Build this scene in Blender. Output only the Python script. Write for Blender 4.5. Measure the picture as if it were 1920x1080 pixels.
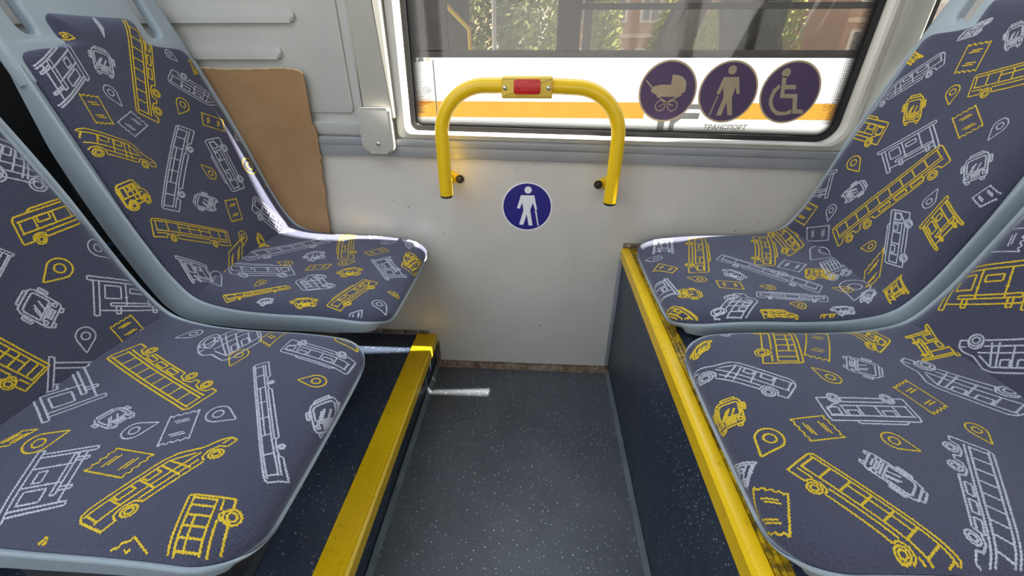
import bpy, bmesh, math, random
import numpy as np
from mathutils import Vector, Matrix

for o in list(bpy.data.objects):
    bpy.data.objects.remove(o, do_unlink=True)
SC = bpy.context.scene
COL = SC.collection
random.seed(7)
R = math.radians

# ------------------------------------------------------------------ camera, sky, sun, exposure
cam_d = bpy.data.cameras.new('camera')
cam_d.sensor_width = 36.0
cam_d.lens = 795.0 / 1920.0 * 36.0
cam_d.clip_start = 0.02
cam_d.clip_end = 300
cam = bpy.data.objects.new('camera', cam_d)
cam.location = (0, -1.196, 1.0)
cam.rotation_euler = (R(90 - 29.4), 0, R(3.45))
COL.objects.link(cam)
SC.camera = cam

world = bpy.data.worlds.new('sky')
SC.world = world
world.use_nodes = True
wn = world.node_tree
wn.nodes.clear()
wo = wn.nodes.new('ShaderNodeOutputWorld')
wb = wn.nodes.new('ShaderNodeBackground')
wr = wn.nodes.new('ShaderNodeValToRGB')
wt = wn.nodes.new('ShaderNodeTexCoord')
wsx = wn.nodes.new('ShaderNodeSeparateXYZ')
wn.links.new(wt.outputs['Generated'], wsx.inputs[0])
wn.links.new(wsx.outputs['Z'], wr.inputs[0])
wr.color_ramp.elements[0].position = 0.0
wr.color_ramp.elements[0].color = (1.0, 0.97, 0.92, 1)
wr.color_ramp.elements[1].position = 0.7
wr.color_ramp.elements[1].color = (0.74, 0.84, 1.0, 1)
wn.links.new(wr.outputs[0], wb.inputs[0])
wb.inputs[1].default_value = 4.0
wn.links.new(wb.outputs[0], wo.inputs[0])

sun_d = bpy.data.lights.new('sun', 'SUN')
sun_d.energy = 42.0
sun_d.angle = R(0.6)
sun_d.color = (1.0, 0.93, 0.85)
sun = bpy.data.objects.new('sun', sun_d)
sun.rotation_euler = Vector((-0.84, -0.088, -1.0)).to_track_quat('-Z', 'Y').to_euler()
sun.location = (1.2, 2, 6)
COL.objects.link(sun)

SC.view_settings.view_transform = 'Standard'
SC.view_settings.look = 'None'
SC.view_settings.gamma = 1.0
SC.view_settings.exposure = -0.1
SC.view_settings.use_curve_mapping = False

# ------------------------------------------------------------------ materials
MATS = {}


class NT:
    def __init__(self, name):
        m = bpy.data.materials.new(name)
        m.use_nodes = True
        self.m = m
        self.n = m.node_tree.nodes
        self.l = m.node_tree.links
        self.b = self.n['Principled BSDF']
        self.o = self.n['Material Output']
        MATS[name] = m

    def new(self, t, **kw):
        x = self.n.new(t)
        for k, v in kw.items():
            setattr(x, k, v)
        return x

    def link(self, a, b):
        self.l.new(a, b)

    def coord(self, kind='Object', scale=(1, 1, 1)):
        tc = self.new('ShaderNodeTexCoord')
        mp = self.new('ShaderNodeMapping')
        mp.inputs['Scale'].default_value = scale
        self.link(tc.outputs[kind], mp.inputs[0])
        return mp.outputs[0]

    def noise(self, vec, scale, detail=4, rough=0.6):
        t = self.new('ShaderNodeTexNoise')
        t.inputs['Scale'].default_value = scale
        t.inputs['Detail'].default_value = detail
        t.inputs['Roughness'].default_value = rough
        self.link(vec, t.inputs['Vector'])
        return t.outputs['Fac']

    def ramp(self, fac, stops, interp='LINEAR'):
        r = self.new('ShaderNodeValToRGB')
        cr = r.color_ramp
        cr.interpolation = interp
        while len(cr.elements) < len(stops):
            cr.elements.new(0.5)
        for e, (p, c) in zip(cr.elements, stops):
            e.position = p
            e.color = (c[0], c[1], c[2], 1) if not isinstance(c, (int, float)) else (c, c, c, 1)
        self.link(fac, r.inputs[0])
        return r.outputs[0]

    def mix(self, fac, a, b):
        x = self.new('ShaderNodeMix', data_type='RGBA')
        for s, i in ((fac, 0), (a, 6), (b, 7)):
            if hasattr(s, 'links'):
                self.link(s, x.inputs[i])
            elif isinstance(s, (int, float)):
                x.inputs[i].default_value = s
            else:
                x.inputs[i].default_value = (s[0], s[1], s[2], 1)
        return x.outputs[2]

    def math(self, op, a, b=None):
        x = self.new('ShaderNodeMath', operation=op)
        for s, i in ((a, 0), (b, 1)):
            if s is None:
                continue
            if hasattr(s, 'links'):
                self.link(s, x.inputs[i])
            else:
                x.inputs[i].default_value = s
        return x.outputs[0]

    def bump(self, h, strength=0.3, dist=0.002):
        b = self.new('ShaderNodeBump')
        b.inputs['Strength'].default_value = strength
        b.inputs['Distance'].default_value = dist
        self.link(h, b.inputs['Height'])
        self.link(b.outputs[0], self.b.inputs['Normal'])

    def set(self, col=None, rough=None, metal=None, spec=None):
        if col is not None:
            if hasattr(col, 'links'):
                self.link(col, self.b.inputs['Base Color'])
            else:
                self.b.inputs['Base Color'].default_value = (*col, 1)
        if rough is not None:
            if hasattr(rough, 'links'):
                self.link(rough, self.b.inputs['Roughness'])
            else:
                self.b.inputs['Roughness'].default_value = rough
        if metal is not None:
            self.b.inputs['Metallic'].default_value = metal
        if spec is not None:
            self.b.inputs['Specular IOR Level'].default_value = spec
        return self.m


def simple(name, col, rough=0.5, metal=0.0, var=0.12, scale=14.0, spec=0.5, bump=0.0):
    t = NT(name)
    v = t.coord()
    f = t.noise(v, scale)
    lo = tuple(c * (1 - var) for c in col)
    hi = tuple(min(1, c * (1 + var)) for c in col)
    t.set(t.ramp(f, [(0.3, lo), (0.7, hi)]), rough, metal, spec)
    if bump:
        t.bump(t.noise(v, scale * 20, 2), bump, 0.001)
    return t.m


def spotted(name, base, dirt, rough, s1=6.0, s2=60.0, thr=0.66, amount=0.5, spec=0.5):
    """painted surface with grime blotches and small dark nicks"""
    t = NT(name)
    v = t.coord()
    big = t.noise(v, s1, 5)
    c = t.mix(t.math('MULTIPLY', t.ramp(big, [(0.45, 0.0), (0.75, 1.0)]), amount), base, tuple(b * 0.82 for b in base))
    nick = t.ramp(t.noise(v, s2, 2, 0.5), [(thr + 0.08, 0.0), (thr + 0.1, 1.0)])
    t.set(t.mix(nick, c, dirt), rough, 0, spec)
    return t.m


M_wall = spotted('painted_wall_panel', (0.59, 0.56, 0.505), (0.2, 0.16, 0.12), 0.34, 5, 70, 0.65, 0.6)
M_upper = simple('moulded_wall_plastic', (0.45, 0.445, 0.405), 0.45, var=0.06, scale=5)
M_frame = simple('window_frame_plastic', (0.52, 0.50, 0.44), 0.4, var=0.05, scale=8)
M_post = simple('post_cover_plastic', (0.44, 0.425, 0.37), 0.45, var=0.05, scale=6)
M_alu = simple('belt_aluminium', (0.40, 0.41, 0.42), 0.38, 0.35, var=0.06, scale=9)
M_steel = simple('screw_steel', (0.55, 0.54, 0.52), 0.3, 0.9, var=0.1, scale=80)
M_black = simple('black_rubber', (0.012, 0.012, 0.013), 0.6, var=0.2, scale=30)
M_dark = simple('painted_shade_panel', (0.025, 0.027, 0.03), 0.7, var=0.3, scale=9)  # dark colour stands in for the shade behind the left seats
M_shell = simple('seat_shell_plastic', (0.335, 0.392, 0.43), 0.42, var=0.05, scale=10, bump=0.06)
M_seatmetal = simple('pedestal_metal', (0.06, 0.064, 0.07), 0.45, 0.3, var=0.2, scale=12)
M_ceiling = simple('ceiling_panel', (0.72, 0.72, 0.70), 0.6, var=0.04, scale=3)
M_red = simple('red_button_plastic', (0.55, 0.012, 0.012), 0.35, var=0.08, scale=30)
M_capblack = simple('black_end_cap', (0.02, 0.018, 0.018), 0.5, var=0.2, scale=40)


def yellow_paint(name, worn=0.0, groove=False):
    t = NT(name)
    v = t.coord()
    f = t.noise(v, 9, 5)
    c = t.ramp(f, [(0.3, (0.78, 0.49, 0.004)), (0.7, (0.83, 0.54, 0.006))])
    if worn:
        d = t.ramp(t.noise(v, 60, 6, 0.75), [(0.56, 0.0), (0.72, 1.0)] if worn < 0.9 else [(0.36, 0.15), (0.58, 1.0)])
        c = t.mix(t.math('MULTIPLY', d, worn), c, (0.12, 0.075, 0.012))
    t.set(c, 0.32, 0, 0.5)
    return t.m


M_yellow = yellow_paint('yellow_handrail_paint')
M_strip = yellow_paint('yellow_step_edge', 0.45)
M_stripdirty = yellow_paint('grimy_yellow_edge', 1.0)
M_yplastic = simple('yellow_button_housing', (0.70, 0.47, 0.05), 0.4, var=0.06, scale=20)


def lino(name, base, base2, rough):
    t = NT(name)
    v = t.coord()
    c = t.ramp(t.noise(v, 5, 5), [(0.35, base), (0.68, base2)])
    vo = t.new('ShaderNodeTexVoronoi', feature='F1')
    vo.inputs['Scale'].default_value = 165
    vo.inputs['Randomness'].default_value = 1.0
    st = t.new('ShaderNodeMapping')
    st.inputs['Rotation'].default_value = (0.4, 0.2, 0.5)
    t.link(v, st.inputs[0])
    t.link(st.outputs[0], vo.inputs['Vector'])
    # only a few cells carry a fleck, each of its own size
    sp = t.new('ShaderNodeSeparateColor')
    t.link(vo.outputs['Color'], sp.inputs[0])
    size = t.math('MULTIPLY', t.math('MAXIMUM', t.math('SUBTRACT', sp.outputs[0], 0.40), 0.0), 0.52)
    fl = t.math('LESS_THAN', vo.outputs['Distance'], size)
    fc = t.ramp(sp.outputs[1], [(0.2, (0.16, 0.19, 0.23)), (0.9, (0.50, 0.53, 0.55))])
    c = t.mix(t.math('MULTIPLY', fl, 0.85), c, fc)
    grime = t.ramp(t.noise(v, 11, 6, 0.65), [(0.58, 0.0), (0.78, 1.0)])
    c = t.mix(t.math('MULTIPLY', grime, 0.35), c, (0.09, 0.075, 0.055))
    t.set(c, rough, 0, 0.45)
    t.bump(t.noise(v, 220, 2), 0.25, 0.0008)
    return t.m


M_floor = lino('speckled_floor_lino', (0.058, 0.064, 0.074), (0.084, 0.090, 0.102), 0.40)
M_blue = lino('speckled_blue_lino', (0.020, 0.032, 0.056), (0.038, 0.050, 0.075), 0.42)


def rust_mat():
    t = NT('rusty_angle_strip')
    v = t.coord()
    c = t.ramp(t.noise(v, 40, 6, 0.7), [(0.35, (0.12, 0.065, 0.03)), (0.55, (0.26, 0.2, 0.15)), (0.75, (0.33, 0.30, 0.27))])
    t.set(c, 0.55, 0.3)
    return t.m


M_rust = rust_mat()
M_cove = simple('grey_cove_strip', (0.13, 0.16, 0.165), 0.4, var=0.2, scale=18)


def cardboard_mat():
    t = NT('corrugated_cardboard')
    v = t.coord()
    w = t.new('ShaderNodeTexWave', wave_type='BANDS', bands_direction='X')
    w.inputs['Scale'].default_value = 42
    w.inputs['Distortion'].default_value = 0.6
    t.link(v, w.inputs['Vector'])
    c = t.ramp(t.noise(v, 7, 6), [(0.3, (0.30, 0.175, 0.085)), (0.7, (0.38, 0.235, 0.125))])
    c = t.mix(t.math('MULTIPLY', w.outputs['Fac'], 0.18), c, (0.27, 0.145, 0.06))
    t.set(c, 0.85, 0, 0.2)
    t.bump(w.outputs['Fac'], 0.15, 0.001)
    return t.m


M_card = cardboard_mat()


def fabric_mat():
    t = NT('navy_knit_upholstery')
    tc = t.new('ShaderNodeTexCoord')
    mp = t.new('ShaderNodeMapping')
    t.link(tc.outputs['UV'], mp.inputs[0])
    v = mp.outputs[0]
    w = t.new('ShaderNodeTexWave', wave_type='BANDS', bands_direction='X')
    w.inputs['Scale'].default_value = 110
    w.inputs['Distortion'].default_value = 1.2
    w.inputs['Detail'].default_value = 2
    w.inputs['Detail Scale'].default_value = 40
    t.link(v, w.inputs['Vector'])
    c = t.ramp(t.noise(v, 420, 3, 0.8), [(0.32, (0.030, 0.033, 0.056)), (0.72, (0.090, 0.094, 0.150))])
    big = t.noise(v, 7, 3)
    c = t.mix(t.math('MULTIPLY', w.outputs['Fac'], 0.35), c, (0.030, 0.033, 0.052))
    c = t.mix(t.math('MULTIPLY', big, 0.25), c, (0.085, 0.08, 0.10))
    lint = t.ramp(t.noise(v, 700, 1), [(0.80, 0.0), (0.84, 1.0)])
    c = t.mix(lint, c, (0.3, 0.3, 0.36))
    t.set(c, 0.92, 0, 0.15)
    t.b.inputs['Sheen Weight'].default_value = 0.35
    t.b.inputs['Sheen Roughness'].default_value = 0.5
    t.b.inputs['Sheen Tint'].default_value = (0.75, 0.8, 1.0, 1)
    t.bump(w.outputs['Fac'], 0.5, 0.0008)
    return t.m


M_fabric = fabric_mat()


def thread(name, a, b):
    t = NT(name)
    v = t.coord()
    t.set(t.ramp(t.noise(v, 500, 2, 0.7), [(0.35, a), (0.65, b)]), 0.8, 0, 0.2)
    return t.m


M_thy = thread('yellow_thread', (0.50, 0.33, 0.015), (0.72, 0.52, 0.05))
M_thg = thread('silver_grey_thread', (0.33, 0.34, 0.40), (0.54, 0.55, 0.61))


def clear_glass(name, tint, dust, dust_col, scale=160, gloss=0.06, lo=0.25):
    t = NT(name)
    t.n.remove(t.b)
    tr = t.new('ShaderNodeBsdfTransparent')
    tr.inputs[0].default_value = (*tint, 1)
    df = t.new('ShaderNodeBsdfDiffuse')
    df.inputs[0].default_value = (*dust_col, 1)
    gl = t.new('ShaderNodeBsdfGlossy')
    gl.inputs['Roughness'].default_value = 0.04
    gl.inputs[0].default_value = (1, 1, 1, 1)
    v = t.coord()
    f = t.ramp(t.noise(v, scale, 3, 0.75), [(0.55, lo), (0.62, 1.0)])
    f2 = t.noise(v, 4, 3)
    f = t.math('MULTIPLY', t.math('MULTIPLY', f, t.math('ADD', f2, 0.3)), dust)
    m1 = t.new('ShaderNodeMixShader')
    t.link(f, m1.inputs[0])
    t.link(tr.outputs[0], m1.inputs[1])
    t.link(df.outputs[0], m1.inputs[2])
    m2 = t.new('ShaderNodeMixShader')
    m2.inputs[0].default_value = gloss
    t.link(m1.outputs[0], m2.inputs[1])
    t.link(gl.outputs[0], m2.inputs[2])
    t.link(m2.outputs[0], t.o.inputs[0])
    return t.m


M_glass = clear_glass('dusty_window_glass', (0.965, 0.97, 0.96), 0.11, (0.50, 0.45, 0.37), 330, 0.02, 0.05)
M_glass_o = clear_glass('tinted_coach_glass', (0.74, 0.71, 0.67), 0.012, (0.4, 0.38, 0.36), 60, 0.02)
M_plainglass = clear_glass('clear_side_glass', (0.96, 0.97, 0.96), 0.02, (0.6, 0.6, 0.6), 60, 0.04)


# ------------------------------------------------------------------ mesh helpers
def link(name, me, mat, parent=None, loc=(0, 0, 0), rot=(0, 0, 0)):
    o = bpy.data.objects.new(name, me)
    COL.objects.link(o)
    if mat is not None and not me.materials:
        me.materials.append(mat)
    o.location = loc
    o.rotation_euler = rot
    if parent:
        o.parent = parent
    return o


def tag(o, label, cat=None, group=None, kind=None):
    if label:
        o['label'] = label
    if cat:
        o['category'] = cat
    if group:
        o['group'] = group
    if kind:
        o['kind'] = kind
    return o


def empty(name, loc=(0, 0, 0), rz=0.0):
    o = bpy.data.objects.new(name, None)
    COL.objects.link(o)
    o.location = loc
    o.rotation_euler = (0, 0, rz)
    o.empty_display_size = 0.05
    return o


def smooth(me, angle=40):
    for p in me.polygons:
        p.use_smooth = True
    try:
        me.set_sharp_from_angle(angle=R(angle))
    except Exception:
        pass
    return me


class MB:
    """collects vertices and faces for one mesh"""

    def __init__(self):
        self.bm = bmesh.new()

    def box(self, x0, x1, y0, y1, z0, z1, bev=0.0, seg=2):
        b = bmesh.new()
        v = [b.verts.new(p) for p in ((x0, y0, z0), (x1, y0, z0), (x1, y1, z0), (x0, y1, z0), (x0, y0, z1), (x1, y0, z1), (x1, y1, z1), (x0, y1, z1))]
        for f in ((0, 3, 2, 1), (4, 5, 6, 7), (0, 1, 5, 4), (1, 2, 6, 5), (2, 3, 7, 6), (3, 0, 4, 7)):
            b.faces.new([v[i] for i in f])
        if bev:
            bmesh.ops.bevel(b, geom=list(b.edges), offset=bev, segments=seg, affect='EDGES', profile=0.5)
        return self.merge(b)

    def merge(self, b):
        me = bpy.data.meshes.new('tmp')
        b.to_mesh(me)
        b.free()
        self.bm.from_mesh(me)
        bpy.data.meshes.remove(me)
        return self

    def poly(self, pts, fn, depth, bev=0.0, seg=2):
        """extruded polygon; pts 2D, fn maps (u, v, w) to 3D, w from 0 to depth"""
        b = bmesh.new()
        n = len(pts)
        a = [b.verts.new((p[0], p[1], 0)) for p in pts]
        c = [b.verts.new((p[0], p[1], depth)) for p in pts]
        b.faces.new(a[::-1])
        top = b.faces.new(c)
        for i in range(n):
            b.faces.new((a[i], a[(i + 1) % n], c[(i + 1) % n], c[i]))
        if bev:
            bmesh.ops.bevel(b, geom=list(top.edges), offset=bev, segments=seg, affect='EDGES', profile=0.5)
        for vv in b.verts:
            vv.co = fn(*vv.co)
        bmesh.ops.recalc_face_normals(b, faces=list(b.faces))
        return self.merge(b)

    def tube(self, pts, r, seg=12, cap=True):
        b = bmesh.new()
        P = [Vector(p) for p in pts]
        rings = []
        up = None
        for i, p in enumerate(P):
            d = (P[min(i + 1, len(P) - 1)] - P[max(i - 1, 0)]).normalized()
            if up is None:
                up = d.orthogonal().normalized()
            up = (up - d * up.dot(d)).normalized()
            s = d.cross(up)
            rr = r[i] if isinstance(r, (list, tuple)) else r
            rings.append([b.verts.new(p + (up * math.cos(a) + s * math.sin(a)) * rr) for a in [2 * math.pi * k / seg for k in range(seg)]])
        for i in range(len(rings) - 1):
            for k in range(seg):
                b.faces.new((rings[i][k], rings[i][(k + 1) % seg], rings[i + 1][(k + 1) % seg], rings[i + 1][k]))
        if cap:
            b.faces.new(rings[0][::-1])
            b.faces.new(rings[-1])
        bmesh.ops.recalc_face_normals(b, faces=list(b.faces))
        return self.merge(b)

    def sweep_x(self, prof, xs, close=True):
        """profile of (y, z) points swept along x; xs may carry offsets"""
        b = bmesh.new()
        rows = [[b.verts.new((x, y, z)) for (y, z) in prof] for x in xs]
        n = len(prof)
        for i in range(len(rows) - 1):
            for k in range(n if close else n - 1):
                b.faces.new((rows[i][k], rows[i][(k + 1) % n], rows[i + 1][(k + 1) % n], rows[i + 1][k]))
        if close:
            b.faces.new(rows[0])
            b.faces.new(rows[-1][::-1])
        bmesh.ops.recalc_face_normals(b, faces=list(b.faces))
        return self.merge(b)

    def sweep_y(self, prof, ys):
        """profile of (x, z) points swept along y"""
        b = bmesh.new()
        rows = [[b.verts.new((x, y, z)) for (x, z) in prof] for y in ys]
        n = len(prof)
        for i in range(len(rows) - 1):
            for k in range(n):
                b.faces.new((rows[i][k], rows[i][(k + 1) % n], rows[i + 1][(k + 1) % n], rows[i + 1][k]))
        b.faces.new(rows[0])
        b.faces.new(rows[-1][::-1])
        bmesh.ops.recalc_face_normals(b, faces=list(b.faces))
        return self.merge(b)

    def mesh(self, name, sm=True, ang=40):
        me = bpy.data.meshes.new(name)
        self.bm.to_mesh(me)
        self.bm.free()
        if sm:
            smooth(me, ang)
        return me

    def build(self, name, mat, parent=None, sm=True, loc=(0, 0, 0), rot=(0, 0, 0)):
        return link(name, self.mesh(name, sm), mat, parent, loc, rot)


def struct(o, label=None, cat=None):
    o['kind'] = 'structure'
    if label:
        o['label'] = label
    if cat:
        o['category'] = cat
    return o


def rrect(x0, x1, z0, z1, r, n=8):
    """rounded rectangle; r is one radius or (bl, br, tr, tl)"""
    if not isinstance(r, (tuple, list)):
        r = (r,) * 4
    out = []
    for cx, cz, a0, rr in ((x0 + r[0], z0 + r[0], 180, r[0]), (x1 - r[1], z0 + r[1], 270, r[1]), (x1 - r[2], z1 - r[2], 0, r[2]), (x0 + r[3], z1 - r[3], 90, r[3])):
        for k in range(n + 1):
            a = R(a0 + 90 * k / n)
            out.append((cx + rr * math.cos(a), cz + rr * math.sin(a)))
    return out


def wallfn(y, sgn=-1):
    """maps polygon (x, z) with depth w out of the wall towards the aisle"""
    return lambda u, v, w: Vector((u, y + sgn * w, v))


def ring_plate(mb, outer, inner, fn, depth):
    """flat frame between two outlines with the same point count"""
    b = bmesh.new()
    n = len(outer)
    q = []
    for P in (outer, inner):
        q.append([b.verts.new(fn(p[0], p[1], 0)) for p in P])
        q.append([b.verts.new(fn(p[0], p[1], depth)) for p in P])
    o0, o1, i0, i1 = q
    for k in range(n):
        j = (k + 1) % n
        b.faces.new((o1[k], o1[j], i1[j], i1[k]))
        b.faces.new((o0[j], o0[k], i0[k], i0[j]))
        b.faces.new((o0[k], o0[j], o1[j], o1[k]))
        b.faces.new((i0[j], i0[k], i1[k], i1[j]))
    bmesh.ops.recalc_face_normals(b, faces=list(b.faces))
    return mb.merge(b)


def screw(parent, x, y, z, r=0.005, axis='y', sgn=-1, name='screw', mat=None):
    mb = MB()
    prof = [(0, 1.0), (0.5, 0.95), (0.8, 0.6)]
    d = Vector((0, sgn, 0)) if axis == 'y' else (Vector((sgn, 0, 0)) if axis == 'x' else Vector((0, 0, sgn)))
    c = Vector((x, y, z))
    mb.tube([c - d * 0.001, c + d * r * 0.35, c + d * r * 0.6, c + d * r * 0.65], [r, r, r * 0.7, r * 0.2], 10)
    return mb.build(name, mat or M_steel, parent)


# ------------------------------------------------------------------ the bus shell
WX0, WX1 = -0.349, 0.774          # our window opening
WZ0, WZ1 = 0.800, 2.00
fl = MB().box(-4.5, 4.5, -2.15, 0.0, -0.06, 0.0).build('floor', M_floor)
struct(fl, 'dark grey speckled linoleum bus floor', 'floor')
ce = MB().box(-4.5, -2.0, -2.15, 0.028, 2.10, 2.16).box(-0.30, 4.5, -2.15, 0.028, 2.10, 2.16).box(-2.0, -0.30, -0.5, 0.028, 2.10, 2.16).box(-2.0, -0.30, -2.15, -2.0, 2.10, 2.16).build('ceiling', M_ceiling)  # gap between the panels is added to let skylight in from above
struct(ce, 'white ceiling of the bus with an opening added for top light', 'ceiling')
wl = MB().box(-4.5, 4.5, 0.0, 0.06, -0.06, 0.752).build('wall_window_side', M_wall)
struct(wl, 'off white painted wall panel below the bus window', 'wall')
wu = MB().box(-4.5, WX0 - 0.012, 0.004, 0.06, 0.752, 2.10).box(WX0 - 0.012, 0.90, 0.004, 0.028, WZ1, 2.10).box(WX1 + 0.012, 0.870, 0.004, 0.028, 0.752, 2.10).box(0.875, 4.5, 0.004, 0.06, 0.752, 0.80).box(0.875, 4.5, 0.004, 0.028, 2.02, 2.10).build('wall_upper', M_upper)
struct(wu, 'light grey plastic lining beside the bus window', 'wall')
# opposite side: low wall, posts, window band and an open doorway behind the camera
wo_ = MB()
wo_.box(-4.5, 4.5, -2.21, -2.15, -0.06, 0.94).box(-4.5, 4.5, -2.21, -2.15, 1.44, 2.16)
for px in (-3.2, -1.95, -0.8, 0.95, 2.2, 3.4):
    wo_.box(px, px + 0.09, -2.21, -2.15, 0.9, 1.5)
struct(wo_.build('wall_aisle_side', M_ceiling), 'far side wall of the bus with its window posts and doorway', 'wall')
for nm, xx in (('wall_rear', -4.56), ('wall_front', 4.5)):
    struct(MB().box(xx, xx + 0.06, -2.21, 0.06, -0.06, 2.16).build(nm, M_upper), 'end wall of the bus cabin ' + ('behind the left seats' if xx < 0 else 'behind the right seats'), 'wall')

# moulded hatch panel with two pressed ridges, upper left
pan = MB().poly(rrect(-2.2, -0.497, 0.85, 1.8, 0.012, 4), wallfn(0.004), 0.006, 0.004).build('trim_1', M_upper)
struct(pan, 'moulded light grey hatch panel with pressed ridges above the cardboard', 'panel')
for z, x1 in ((1.071, -0.602), (0.992, -0.655), (1.16, -0.56)):
    pr_ = []
    mb = MB()
    mb.poly(rrect(-1.75, x1, z - 0.015, z + 0.015, 0.013, 6), wallfn(-0.001), 0.010, 0.0085, 5)
    mb.build('ridge', M_upper, pan)

# belt rail below the window: stepped grey profile along the whole wall
TILT = 0.018                       # the low floor slopes: the belt line runs off level with it
belt = MB()
belt.sweep_x([(0.004, 0.731), (-0.009, 0.731), (-0.011, 0.734), (-0.011, 0.760), (-0.014, 0.762), (-0.016, 0.765), (-0.016, 0.7785), (-0.012, 0.781), (0.004, 0.782)], [-4.4, 4.4])
bo = belt.build('trim_2', M_alu)
bo.rotation_euler = (0, TILT, 0)
bo.location = (-0.0137, 0, 0)
struct(bo, 'grey stepped metal belt rail running under the bus window', 'trim')
led = MB().sweep_x([(0.004, 0.786), (-0.006, 0.787), (-0.008, 0.79), (-0.008, 0.816), (-0.003, 0.82), (0.004, 0.82)], [-4.4, WX0 - 0.05])
led = led.build('trim_3', M_upper)
led.rotation_euler = (0, TILT, 0)
led.location = (-0.0137, 0, 0)
struct(led, 'pale ledge strip above the belt rail left of the window', 'trim')

# window with frame, gasket, pane, printed border
win = empty('window_1', (-0.0144, 0, 0))
win.rotation_euler = (0, TILT, 0)
struct(win, 'dusty bus window with dotted black border and pale frame', 'window')
N = 10
CORN = (0.02, 0.05, 0.03, 0.03)
out = rrect(WX0 - 0.032, WX1 + 0.03, WZ0 - 0.0175, WZ1 + 0.03, (0.016, 0.03, 0.03, 0.03), N)
inn = rrect(WX0, WX1, WZ0, WZ1, CORN, N)
mb = MB()
b = bmesh.new()
loops = []
for P, y in ((out, 0.004), (out, -0.010), ([(p[0] * 0.3 + q[0] * 0.7, p[1] * 0.3 + q[1] * 0.7) for p, q in zip(out, inn)], -0.019), ([(p[0] * 0.08 + q[0] * 0.92, p[1] * 0.08 + q[1] * 0.92) for p, q in zip(out, inn)], -0.015), (inn, -0.004), (inn, 0.03)):
    loops.append([b.verts.new((p[0], y, p[1])) for p in P])
for i in range(len(loops) - 1):
    n = len(out)
    for k in range(n):
        b.faces.new((loops[i][k], loops[i][(k + 1) % n], loops[i + 1][(k + 1) % n], loops[i + 1][k]))
bmesh.ops.recalc_face_normals(b, faces=list(b.faces))
mb.merge(b)
mb.build('window_frame', M_frame, win)
mb = MB()
ring_plate(mb, inn, rrect(WX0 + 0.012, WX1 - 0.012, WZ0 + 0.012, WZ1 - 0.012, (0.012, 0.04, 0.02, 0.02), N), lambda u, v, w: Vector((u, 0.012 + w, v)), 0.014)
mb.build('gasket', M_black, win, sm=False)
PX0, PX1, PZ0, PZ1 = WX0 + 0.004, WX1 - 0.004, WZ0 + 0.004, WZ1 - 0.004
mb = MB().box(PX0, PX1, 0.0205, 0.0235, PZ0, PZ1)
mb.build('glass_pane', M_glass, win, sm=False)
# halftone dots of the printed border, getting smaller away from the edge
mb = MB()
b = bmesh.new()
pit = 0.0042
ix0, ix1, iz0, iz1 = WX0 + 0.012, WX1 - 0.012, WZ0 + 0.012, WZ1 - 0.012


def sdf(x, z):
    r = 0.04 if x > 0 else 0.02
    cx, cz = (ix0 + ix1) / 2, (iz0 + iz1) / 2
    qx, qz = abs(x - cx) - (ix1 - ix0) / 2 + r, abs(z - cz) - (iz1 - iz0) / 2 + r
    return r - math.hypot(max(qx, 0), max(qz, 0)) - min(max(qx, qz), 0)


BW = 0.030
nx = int((ix1 - ix0) / pit) + 2
nz = int((iz1 - iz0) / (pit * 0.866)) + 2
for j in range(nz):
    for i in range(nx):
        x = ix0 + (i + 0.5 * (j % 2)) * pit
        z = iz0 + j * pit * 0.866
        d = sdf(x, z)
        d = max(d, min(d * 1.55, (z - iz0) * 1.55)) if z - iz0 < 0.03 else d
        if d < -0.001 or d > BW:
            continue
        r = pit * 0.68 * math.sqrt(max(0.0, 1 - d / BW))
        if r < 0.0003:
            continue
        vs = [b.verts.new((x + r * math.cos(a), 0.0198, z + r * math.sin(a))) for a in [math.pi / 3 * k for k in range(6)]]
        b.faces.new(vs)
mb.merge(b)
o = mb.build('printed_dot_border', M_black, win, sm=False)
o['kind'] = 'stuff'

# left post cover with its stepped foot and screw
pc = empty('trim_4', (-0.43, 0, 0.76))
struct(pc, 'beige plastic post cover with rounded foot and one screw left of the window', 'trim')
pc.location = (0, 0, 0)
mb = MB()
mb.poly(rrect(-0.4665, -0.378, 0.84, 2.08, 0.004, 3), wallfn(0.004), 0.030, 0.007, 3)
mb.build('cover', M_post, pc)
mb = MB()
mb.poly(rrect(-0.474, -0.388, 0.752, 0.868, (0.02, 0.02, 0.008, 0.008), 6), wallfn(0.004), 0.040, 0.007, 3)
mb.build('foot', M_post, pc)
screw(pc, -0.430, -0.036, 0.778, 0.0055)

# pillar right of the window and the next window beyond it
pc = MB().poly(rrect(0.803, 0.868, 0.775, 2.08, 0.006, 3), wallfn(0.004), 0.022, 0.006, 3).build('trim_5', M_post)
struct(pc, 'beige pillar cover between the window and the right window seat', 'trim')
w2 = empty('window_2')
struct(w2, 'next bus window behind the right window seat', 'window')
mb = MB()
ring_plate(mb, rrect(0.870, 2.2, 0.80, 2.02, 0.02, 6), rrect(0.888, 2.18, 0.82, 2.00, 0.02, 6), lambda u, v, w: Vector((u, 0.0 + w, v)), 0.02)
mb.build('gasket', M_black, w2, sm=False)
MB().box(0.872, 2.195, 0.0205, 0.0235, 0.805, 2.015).build('glass_pane', M_plainglass, w2, sm=False)
MB().box(2.2, 4.4, 0.0205, 0.0235, 0.8, 2.02).build('rear_pane', M_plainglass, w2, sm=False)

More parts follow.
